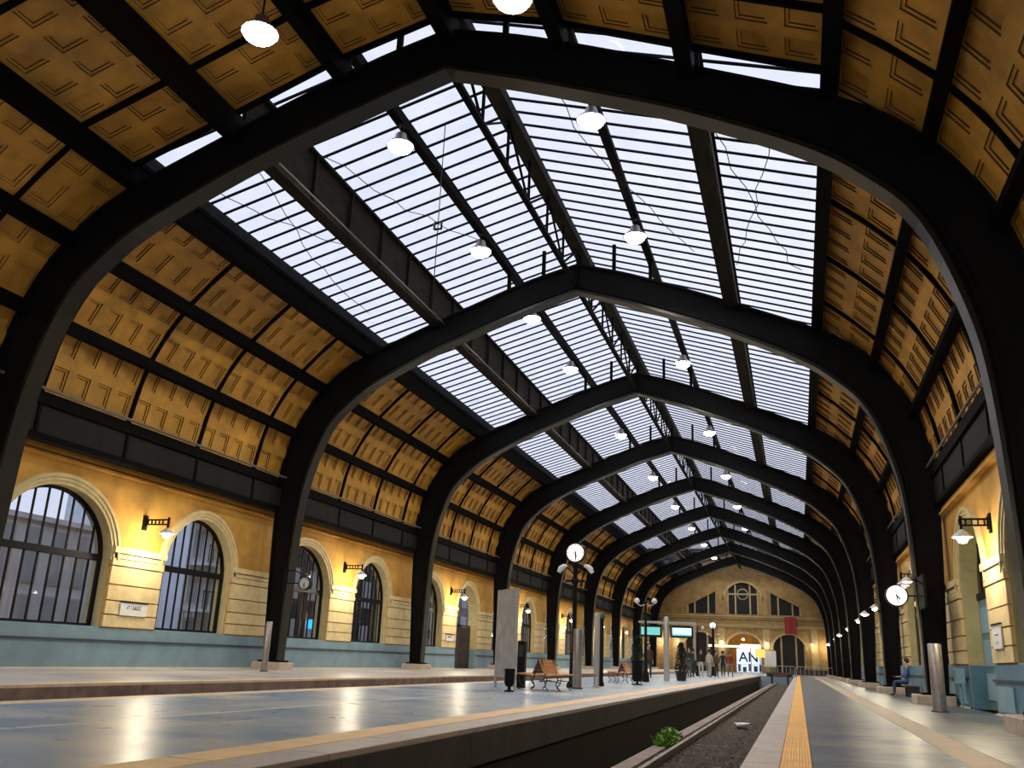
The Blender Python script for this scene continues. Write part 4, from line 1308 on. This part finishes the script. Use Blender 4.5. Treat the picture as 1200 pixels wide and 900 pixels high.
# twin lamp post
t = empty('twin_lamp_post', (-6.22, 40.0, 0)); tag(t, 'black street-style lamp post with two white lamps left of the gantry', 'lamp post', 'twin lamp posts on the island')
b = MB(); b.lathe([(0.16, 0), (0.14, .3), (0.07, .5), (0.05, 3.3)], n=10); b.build('pole', M['black'], t)
b = MB(); b.tube([(-0.38, 0, 3.22), (-.2, 0, 3.12), (0, 0, 3.2), (.2, 0, 3.12), (0.38, 0, 3.22)], .03, 6); b.build('arm', M['grey_metal'], t)
for s in (-1, 1):
    b = MB(); b.lathe([(0, -.12), (.10, -.08), (.13, 0), (.08, .10), (0, .13)], (s*0.38, 0, 3.34), 12); b.build('lamp_globe', M['white'], t)
t2 = copy_tree(t); t2.location = (-6.9, 68.5, 0); t2['label'] = 'black lamp post with two white lamps among the waiting passengers right of the gantry'
t = empty('clock_post', (-6.35, 75.0, 0)); tag(t, 'distant dark post with a small white clock above the waiting passengers', 'clock')
b = MB(); b.lathe([(0.22, 0), (0.2, .4), (0.12, .6), (0.10, 3.6), (.05, 3.75)], n=10); b.build('pole', M['black'], t)
clock(t, (0, 0, 3.80), 0.25, M['clock_face'], 160, 175)
b = MB(); b.box(-.42, .42, -.03, .03, 3.10, 3.16); b.build('arm', M['grey_metal'], t)
for s in (-1, 1):
    b = MB(); b.lathe([(0, -.08), (.13, -.03), (.04, .08)], (s*.42, 0, 3.12), 10); b.build('lamp_shade', M['white'], t)

# potted evergreen shrubs
def shrub(x, y, h, label):
    t = empty('potted_shrub', (x, y, 0)); tag(t, label, 'potted plant', 'dark potted shrubs')
    b = MB(); b.lathe([(0.22, 0), (0.30, 0.42), (0.33, 0.42), (0.33, 0.47), (0.27, 0.47), (0.25, 0.40), (0, 0.40)], n=14); b.build('pot', M['dark_metal'], t)
    b = MB(); b.tube([(0, 0, .4), (0.02, 0, h*.8)], .025, 6); b.build('stem', M['trunk'], t)
    b = MB()
    for _ in range(1100):
        z = random.uniform(0.45, h); rr = 0.34*math.sqrt(random.random())*(1 - ((z - .45)/(h - .45))**2*.75); a = random.uniform(0, 6.28)
        p = Vector((rr*math.cos(a), rr*math.sin(a), z)); d = Vector((random.uniform(-1, 1), random.uniform(-1, 1), random.uniform(-.2, 1))).normalized()*.12
        s_ = d.cross(Vector((.3, .2, 1))).normalized()*.035
        b.face([p, p + d*.5 + s_, p + d, p + d*.5 - s_])
    b.build('foliage', M['shrub'], t)
shrub(-7.15, 43.5, 1.9, 'dark potted shrub left of the gantry post')
shrub(-5.55, 47.0, 1.75, 'dark potted shrub right of the gantry post under the white screen')

# ================================================================= PEOPLE
def person(x, y, face, label, top, legs_, shoe=(0.03, 0.025, 0.02), hair=(0.02, 0.014, 0.01), pose='stand', sc=1.0, arms=0.0, long_hair=False, shorts=False, group='people waiting on the island platform'):
    """joint skeleton grown with the Skin modifier"""
    V = []; E = []; Rr = []
    def v(p, r, par=None):
        V.append(p); Rr.append(r)
        if par is not None: E.append((par, len(V)-1))
        return len(V)-1
    st = {'stand': 0.05, 'walk': 0.26, 'sit': 0}[pose]
    H = 0.93 if pose != 'sit' else 0.52
    pel = v((0, 0, H), (0.135, 0.105))
    w1 = v((0, 0, H + 0.14), (0.125, 0.09), pel)
    ch = v((0, 0.01, H + 0.34), (0.155, 0.105), w1)
    sh = v((0, 0.0, H + 0.48), (0.11, 0.075), ch)
    nk = v((0, 0.0, H + 0.56), (0.052, 0.052), sh)
    j = v((0, -0.015, H + 0.62), (0.065, 0.075), nk)
    hd = v((0, -0.01, H + 0.71), (0.078, 0.095), j)
    v((0, 0.0, H + 0.79), (0.055, 0.07), hd)
    v((0, -0.115, H + 0.695), (0.012, 0.014), hd)      # nose
    for s in (-1, 1):
        v((s*0.088, 0.0, H + 0.69), (0.012, 0.018), hd)   # ears
    for s in (-1, 1):
        ph = s*st
        if pose == 'sit':
            hip = v((s*0.10, -0.02, H - 0.02), (0.09, 0.09), pel)
            kn = v((s*0.12, -0.44, H - 0.02), (0.062, 0.062), hip)
            an = v((s*0.12, -0.46, 0.09), (0.038, 0.042), kn)
        else:
            hip = v((s*0.09, 0.0, H - 0.07), (0.088, 0.095), pel)
            kn = v((s*0.10, -0.5*ph - 0.02, 0.50), (0.060, 0.062), hip)
            an = v((s*0.10, -ph if ph > 0 else -ph*1.05, 0.09 + (0.03 if ph < -0.1 else 0)), (0.038, 0.042), kn)
        ax, ay, az = V[an]
        v((ax, ay - 0.13, max(0.035, az - 0.055)), (0.038, 0.028), an)
        shd = v((s*0.185, 0.0, H + 0.44), (0.055, 0.055), sh)
        sw = -s*st*0.6
        if arms > 0.5 or pose == 'sit':
            el = v((s*0.23, -0.06, H + 0.18), (0.040, 0.040), shd)
            wr = v((s*0.13, -0.28, H + 0.16), (0.027, 0.027), el)
            hdn = v((s*0.11, -0.35, H + 0.16), (0.030, 0.016), wr); dirv = Vector((-0.1*s, -1, 0))
        else:
            el = v((s*0.235, -sw*0.4 + 0.02, H + 0.16), (0.040, 0.040), shd)
            wr = v((s*0.245, -sw*0.9 - 0.03, H - 0.08), (0.027, 0.027), el)
            hdn = v((s*0.245, -sw - 0.04, H - 0.15), (0.016, 0.030), wr); dirv = Vector((0, -0.25, -1))
        hp = Vector(V[hdn]); dirv.normalize(); sd = dirv.cross(Vector((s, 0, 0.001))).normalized()
        if arms > 0.5 or pose == 'sit': sd = Vector((1, 0, 0))
        for fi, (o_, fl) in enumerate(((-0.028, 0.062), (-0.010, 0.075), (0.010, 0.070), (0.028, 0.055))):
            q = hp + sd*o_ + dirv*0.03
            a_ = v(tuple(q), (0.009, 0.009), hdn)
            q2 = q + dirv*fl + Vector((0, -0.012, 0)); v(tuple(q2), (0.007, 0.007), a_)
        th = hp - sd*0.030 - dirv*0.01; a_ = v(tuple(th), (0.010, 0.010), hdn); v(tuple(th - sd*0.012 + dirv*0.045), (0.008, 0.008), a_)
    me = bpy.data.meshes.new('body'); me.from_pydata(V, E, []); me.update()
    o = bpy.data.objects.new('body_tmp', me); C.objects.link(o)
    md = o.modifiers.new('skin', 'SKIN')
    sk = me.skin_vertices[0].data
    for i, r in enumerate(Rr): sk[i].radius = r
    sk[0].use_root = True
    md.use_smooth_shade = True
    s2 = o.modifiers.new('sub', 'SUBSURF'); s2.levels = 1; s2.render_levels = 1
    dg = bpy.context.evaluated_depsgraph_get()
    m2 = bpy.data.meshes.new_from_object(o.evaluated_get(dg))
    bpy.data.objects.remove(o)
    m2.materials.clear()
    def cm(nm, c):
        k_ = 'cloth_%s_%.3f_%.3f_%.3f' % (nm, *c)
        return bpy.data.materials.get(k_) or mat(k_, c, 0.85, noise=0.15, scale=12)
    for m_ in (M['skin'], cm('top', top), cm('leg', legs_), cm('shoe', shoe)): m2.materials.append(m_)
    for p in m2.polygons:
        c = p.center; z = c.z
        if z > H + 0.545: k_ = 0
        elif pose == 'sit' and (c.y < -0.22) and z > H + 0.08: k_ = 0
        elif abs(c.x) > 0.19 and z < H + 0.0 and pose != 'sit': k_ = 0
        elif arms > 0.5 and c.y < -0.24 and z > H + 0.08: k_ = 0
        elif z < 0.085: k_ = 3
        elif z < H + 0.02:
            k_ = 2
            if shorts and z < 0.52: k_ = 0
        else: k_ = 1
        p.material_index = k_; p.use_smooth = True
    t = empty('person', (x, y, 0.004), face); t.scale = (sc, sc, sc)
    tag(t, label, 'person', group)
    bo = bpy.data.objects.new('body', m2); link(bo, t)
    b = MB()
    hz = H + 0.725
    prof = [(0.0, 0.115), (0.05, 0.108), (0.085, 0.075), (0.100, 0.02), (0.098, -0.03)] + ([(0.09, -0.16), (0.05, -0.22)] if long_hair else [(0.07, -0.07)])
    b.lathe([(r, h) for r, h in prof], (0, 0.022, hz), 12)
    b.build('hair', cm('hair', hair), t)
    b = MB()
    for s in (-1, 1): b.lathe([(0.0, 0), (0.008, 0.002), (0.0, 0.006)], (s*0.03, -0.103, H + 0.71), 6, axis='y')
    b.build('eyes', M['black'], t)
    b = MB(); b.box(-0.022, 0.022, -0.104, -0.098, H + 0.650, H + 0.657); b.build('mouth', M['red'], t)
    return t
person(-4.75, 70.0, 0.3, 'person in a dark red top walking near the island edge, rightmost of the group', (0.25, 0.03, 0.025), (0.25, 0.20, 0.16), pose='walk', sc=1.0)
person(-5.15, 68.5, PI, 'person in black clothes seen from behind next to the red top', (0.015, 0.015, 0.02), (0.02, 0.02, 0.03), pose='walk', sc=1.02)
person(-6.15, 63.0, 0.2, 'person in a black top and pale trousers standing in the middle of the group', (0.015, 0.012, 0.014), (0.50, 0.45, 0.38), pose='stand', sc=1.0)
person(-5.70, 64.0, 2.6, 'person in a cream shirt and light trousers right of the black top', (0.55, 0.50, 0.42), (0.42, 0.38, 0.30), pose='stand', sc=1.02)
person(-6.60, 61.5, 1.2, 'long-haired person in a white blouse left of the middle of the group', (0.65, 0.63, 0.60), (0.05, 0.05, 0.07), pose='stand', sc=0.97, long_hair=True, arms=1.0)
person(-6.25, 57.0, -0.4, 'person in a dark jacket standing beside the shrub and gantry post', (0.03, 0.03, 0.04), (0.10, 0.09, 0.09), pose='stand', sc=1.0, arms=1.0)
person(-7.55, 49.5, 0.6, 'person in dark brown clothes left of the gantry post', (0.09, 0.04, 0.025), (0.03, 0.025, 0.03), pose='stand', sc=1.0)
person(-6.85, 65.0, 2.2, 'person in a black coat deep in the group behind the shrub', (0.012, 0.012, 0.014), (0.02, 0.02, 0.02), pose='walk', sc=1.02)
person(-5.95, 67.0, -2.6, 'person in a pale pink shirt at the back of the group', (0.50, 0.35, 0.30), (0.06, 0.07, 0.12), pose='stand', sc=1.0)
person(-6.35, 60.2, 2.9, 'person in a dark green jacket turned away behind the white blouse', (0.03, 0.06, 0.035), (0.03, 0.03, 0.04), pose='walk', sc=1.0)
person(-5.45, 66.2, 0.9, 'person in a brown jacket and dark trousers behind the cream shirt', (0.14, 0.07, 0.035), (0.03, 0.03, 0.035), pose='stand', sc=1.0)
person(3.75, 37.2, -1.57, 'seated person in blue by the right wall between two dark columns', (0.05, 0.10, 0.24), (0.03, 0.05, 0.10), pose='sit', sc=1.0, group='people by the right wall')
t = empty('wall_bench', (3.92, 37.2, -0.03), 0); tag(t, 'narrow dark bench against the right wall under the seated person', 'bench')
b = MB(); b.cbox(-0.25, 0.2, -0.5, 0.5, 0.38, 0.43, 0.01); b.build('seat', M['wood_dark'], t)
for s in (-1, 1):
    b = MB(); b.box(-.22, .18, s*.4 - .03, s*.4 + .03, 0, .38); b.build('leg', M['dark_metal'], t)

# ================================================================= FAR CONCOURSE
# lit advertising wall with big letters behind the passage
t = empty('lit_poster', (CX + 0.45, YEND + 5.0, 0)); tag(t, 'large white lit poster with dark blue letters AN inside the central end-wall arch', 'poster')
b = MB(); b.box(-1.75, 1.75, 0, 0.12, 0.05, 3.15); b.build('light_box', M['poster'], t)
b = MB(); b.box(-1.2, 1.75, -0.05, 0.15, 3.2, 3.75); b.build('header_sign', M['poster_warm'], t)
letters(t, 'AN', 1.8, (-0.15, -0.02, 2.0), (PI/2, 0, 0), M['ink'], ext=0.01)
for k, (x, wd, z0, z1) in enumerate([(-1.4, .35, .15, 1.1), (-.7, .5, .1, .75), (-.05, .3, .2, 1.2), (.75, .45, .15, .9), (1.35, .3, .2, 1.15)]):
    b = MB(); b.lathe([(wd/2, 0.0), (wd/2, -0.01)], (0, 0, 0), 4) if False else b.box(x - wd/2, x + wd/2, -0.012, 0, z0, z1)
    b.build('dark_shape', M['ink'], t)
t = empty('canopy', (CX - 0.6, YEND - 1.2, 0)); tag(t, 'thin white lit canopy beam in front of the central arch', 'canopy')
b = MB(); b.box(-3.9, 1.6, -0.4, 0.1, 3.15, 3.40); b.build('beam', M['poster_warm'], t)
for x in (-3.8, 1.5):
    b = MB(); b.tube([(x, -.15, 0), (x, -.15, 3.15)], .06, 8); b.build('post', M['board_frame'], t)
t = empty('yellow_kiosk', (CX + 2.1, YEND - 2.2, 0)); tag(t, 'small yellow kiosk sign on a dark post right of the lit poster', 'sign')
b = MB(); b.box(-.6, .6, -.1, .1, 2.0, 3.0); b.build('sign_box', emit('kiosk_yellow', (0.95, 0.62, 0.12), 0.8), t)
b = MB(); b.tube([(0, 0, 0), (0, 0, 2.0)], .05, 8); b.build('post', M['black'], t)
t = empty('white_screen', (CX + 3.3, YEND - 1.0, 0)); tag(t, 'plain pale panel standing left of the right end-wall arch', 'panel')
b = MB(); b.box(-.75, .75, -.03, .03, .9, 2.9); b.build('board', M['white'], t)
for x in (-.7, .7):
    b = MB(); b.tube([(x, .05, 0), (x, .05, .95)], .03, 6); b.build('leg', M['dark_metal'], t)
t = empty('red_banner', (CX + 6.0, YEND - 0.40, 5.1)); tag(t, 'dark red banner hanging over the right end-wall arch', 'banner')
b = MB()
for k in range(8):
    x0 = -.72 + k*.18; b.face([(x0, .03*math.sin(k*1.4), 0), (x0 + .18, .03*math.sin((k+1)*1.4), 0), (x0 + .18, .03*math.sin((k+1)*1.4), 2.1), (x0, .03*math.sin(k*1.4), 2.1)])
b.build('cloth', M['red'], t)
b = MB(); b.tube([(-.8, 0, 2.1), (.8, 0, 2.1)], .03, 6); b.box(-.75,-.70,0,.40,2.05,2.12); b.box(.70,.75,0,.40,2.05,2.12)
b.build('rod', M['dark_metal'], t)
# barriers
for k in range(7):
    t = empty('barrier', (-4.3 + k*0.0, 0, 0)) if False else empty('barrier', (-8.2 + k*1.75, 97.5, 0))
    tag(t, 'pale metal barrier at the track head, %s from the left in the row' % (ORD[k].replace('nearest', 'first')), 'barrier', 'metal barriers at the track head')
    b = MB()
    b.tube([(-.8, 0, 0), (-.8, 0, 1.0), (.8, 0, 1.0), (.8, 0, 0)], .03, 6); b.tube([(-.8, 0, .2), (.8, 0, .2)], .02, 6); b.build('frame', M['board_frame'], t)
    for j in range(1, 4):
        b = MB(); b.tube([(-.8 + j*.4, 0, .2), (-.8 + j*.4, 0, 1.0)], .018, 5); b.build('bar', M['board_frame'], t)
t = empty('buffer_stop', (-1.75, 92.6, PIT)); tag(t, 'dark buffer stop closing the track in front of the barriers', 'buffer stop')
b = MB(); b.box(-1.2, 1.2, -.2, .2, .85, 1.25); b.build('beam', M['wood_dark'], t)
for s in (-1, 1):
    b = MB(); b.bar((s*.72, 0, .15), (s*.72, 0, 1.1), .18); b.bar((s*.72, 1.2, .15), (s*.72, .1, .95), .12); b.build('stay', M['dark_metal'], t)
    b = MB(); b.lathe([(0, -.45), (.18, -.45), (.18, -.40), (.08, -.38), (.08, -.2)], (s*.85, 0, 1.05), 12, axis='y'); b.build('buffer', M['dark_metal'], t)
t = empty('planter_block', (0.9, YEND - 1.2, 0)); tag(t, 'low dark stone block at the foot of the end wall on the right', 'block')
b = MB(); b.cbox(-2.2, 2.6, -.4, .4, 0, .75, .03); b.build('body', M['facade_dark'], t)

# hall ceiling lamp so the passage is lit
l = bpy.data.lights.new('hall_light', 'POINT'); l.energy = 260; l.shadow_soft_size = .3; l.color = (1, .86, .6)
t = empty('hall_lamp', (CX - 0.2, YEND + 2.2, 4.3)); tag(t, 'small round lamp under the vault of the central passage', 'lamp')
b = MB(); b.lathe([(0, -.12), (.14, -.08), (.18, 0), (.1, .08), (0, .1)], n=12); b.build('globe', M['wall_glow'], t)
b = MB(); b.tube([(0, 0, .08), (0, 0, 1.3)], .015, 6); b.build('cord', M['black'], t)
lo = bpy.data.objects.new('hall_light', l); lo.location = (0, 0, -.35); link(lo, t)
# lamps on the end wall, either side of the passage
for x, lb in ((CX - 2.9, 'left of'), (CX + 2.9, 'right of'), (CX + 8.6, 'far to the right of'), (CX - 8.6, 'far to the left of')):
    t = empty('wall_lamp', (x, YEND - .15, 3.9)); tag(t, 'small lit lamp on the end wall %s the central arch' % lb, 'wall lamp', 'lamps on the end wall')
    b = MB(); b.box(-.04, .04, -.35, 0, 0, .05); b.build('bracket', M['black'], t)
    b = MB(); b.lathe([(0, -.12), (.10, -.08), (.13, 0), (.05, .06)], (0, -.38, -.05), 12); b.build('bulb', M['wall_glow'], t)
    l = bpy.data.lights.new('lamp_light', 'POINT'); l.energy = 45; l.shadow_soft_size = .12; l.color = (1, .84, .55)
    lo = bpy.data.objects.new('lamp_light', l); lo.location = (0, -.5, -.3); link(lo, t)

# ================================================================= OUTSIDE
b = MB(); b.box(-140, XL - .6, -60, 220, -0.4, -0.3); b.box(XR + .6, 60, -60, 220, -.4, -.3)
struct(b.build('ground', M['asphalt']))
def building(name, X, y0, y1, h, m, rows, cols, label, balc=False, wm='facade_glass', ww=.5, wh=.6, deep=8):
    t = empty(name, (X, y0, -0.3)); tag(t, label, 'building', 'buildings across the street')
    b = MB(); b.box(-deep, 0, 0, y1 - y0, 0, h + .3); wl_ = b.build('wall', m, t)
    b = MB(); b.box(-deep, .15, -.05, y1 - y0 + .05, h + .3, h + .5); b.build('parapet', m, t)
    dy = (y1 - y0)/cols; dz = h/rows
    for r in range(rows):
        for c in range(cols):
            b = MB(); yc = (c + .5)*dy; z0 = r*dz + dz*(1-wh)/2 + .3
            b.box(0, .04, yc - dy*ww/2 - .06, yc + dy*ww/2 + .06, z0 - .06, z0 + dz*wh + .06); f = b.build('window', M['white'] if m is not M['facade_dark'] else M['dark_metal'], t)
            b = MB(); b.box(.04, .055, yc - dy*ww/2, yc + dy*ww/2, z0, z0 + dz*wh); b.build('pane', M[wm], f)
        if balc:
            b = MB(); b.box(0, 1.1, .3, y1 - y0 - .3, r*dz + .3, r*dz + .42); bl = b.build('balcony', M['white'], t)
            b = MB()
            for k in range(int((y1-y0)/.35)): b.box(1.04, 1.08, .3 + k*.35, .34 + k*.35, r*dz + .42, r*dz + 1.3)
            b.box(1.03, 1.09, .3, y1 - y0 - .3, r*dz + 1.26, r*dz + 1.32)
            b.build('railing', M['dark_metal'], bl)
    return t
building('office_building', -27.0, 20, 31.5, 4.9, M['facade_pale'], 2, 9, 'pale tiled building seen through the nearest left window', wm='facade_glass', ww=.55, wh=.8)
building('apartment_building', -29.0, 38.8, 46.5, 9.0, M['facade_pale'], 4, 5, 'pale balconied apartment block seen through the second left window', balc=True, ww=.5)
SHOP = building('shop_building', -29.0, 48, 68, 9.0, M['facade_dark'], 3, 8, 'dark building with blue shop lights seen through the third left window')
building('corner_building', -31.0, 70, 92, 7.0, M['facade_mid'], 3, 8, 'grey building seen through the fifth left window')
building('far_building', -31.0, 96, 200, 6.5, M['facade_mid'], 2, 20, 'long grey building behind the farthest left windows')
t = SHOP
for k, (dy, wd, m) in enumerate([(-.9, .8, 'neon'), (.25, .8, 'neon'), (1.25, .3, 'neon_w'), (1.9, .4, 'neon')]):
    b = MB(); b.box(0.06, .2, dy + 4.2, dy + wd + 4.2, 2.2, 2.75); b.build('sign_light', M[m], t)
# service rooms behind the right wall and the end wall: closed, unlit
b = MB(); b.box(XR + 4.5, XR + 4.7, YBACK, YEND, -.3, WTOP); b.box(XR + .56, XR + 4.7, YBACK, YEND, WTOP, WTOP + .2); b.box(XR+.56, XR + 4.7, YBACK - .2, YBACK, -.3, WTOP)
struct(b.build('wall_outer', M['dim']))
b = MB(); b.box(XL - 1, CX - 4.6, YEND + 4.0, YEND + 4.2, -.3, 16); b.box(CX + 4.6, XR + 5, YEND + 4.0, YEND + 4.2, -.3, 16)
b.box(CX - 4.6, CX + 4.6, YEND + 4.0, YEND + 4.2, 5.7, 16); b.box(XL - 1, XR + 5, YEND + .5, YEND + 4.2, 16, 16.2)
b.box(XL - 1, XL - .8, YEND + .5, YEND + 4.2, -.3, 16); b.box(XR + 4.8, XR + 5, YEND + .5, YEND + 4.2, -.3, 16)
struct(b.build('wall_rear', M['dim']))

# ================================================================= LOOSE CABLES
t = empty('hanging_cable', (-8.62, 20.0, 14.5)); tag(t, 'thin black cable with a small round device hanging under the glass past the nearest arch', 'cable')
b = MB(); b.tube([(0, 0, 0.3), (0, 0, -4.6)], 0.014, 5); b.build('wire', M['black'], t)
b = MB(); b.tube([(-.10, 0, -2.95), (-.10, 0, -2.75), (.10, 0, -2.75), (.10, 0, -2.95), (-.10, 0, -2.95)], 0.035, 6); b.build('device', M['black'], t)
random.seed(3)
for k, (xa, ya, xb, yb, lb) in enumerate([(-8.2, 17.9, -5.4, 26, 'left side near the nearest arch'), (-6.6, 18.2, -8.0, 28.5, 'left side reaching the second arch'),
        (-5.1, 18.5, -2.6, 27, 'left side over the plate girder'), (1.2, 18.0, 4.2, 28, 'right side near the nearest arch'), (5.2, 18.2, 7.5, 28, 'right side over the girder'), (7.2, 18.0, 5.6, 28.5, 'far right side')]):
    pts = []
    for j in range(13):
        u = j/12; x = xa + (xb-xa)*u; y = ya + (yb-ya)*u
        z = 15.4 - abs(x)*0.298 - 0.12 - 0.35*math.sin(PI*u) + random.uniform(-.06, .06)
        pts.append((XC + x + random.uniform(-.12, .12), y, z))
    b = MB(); b.tube(pts, 0.013, 5)
    o = b.build('loose_wire', M['black'], CEIL)
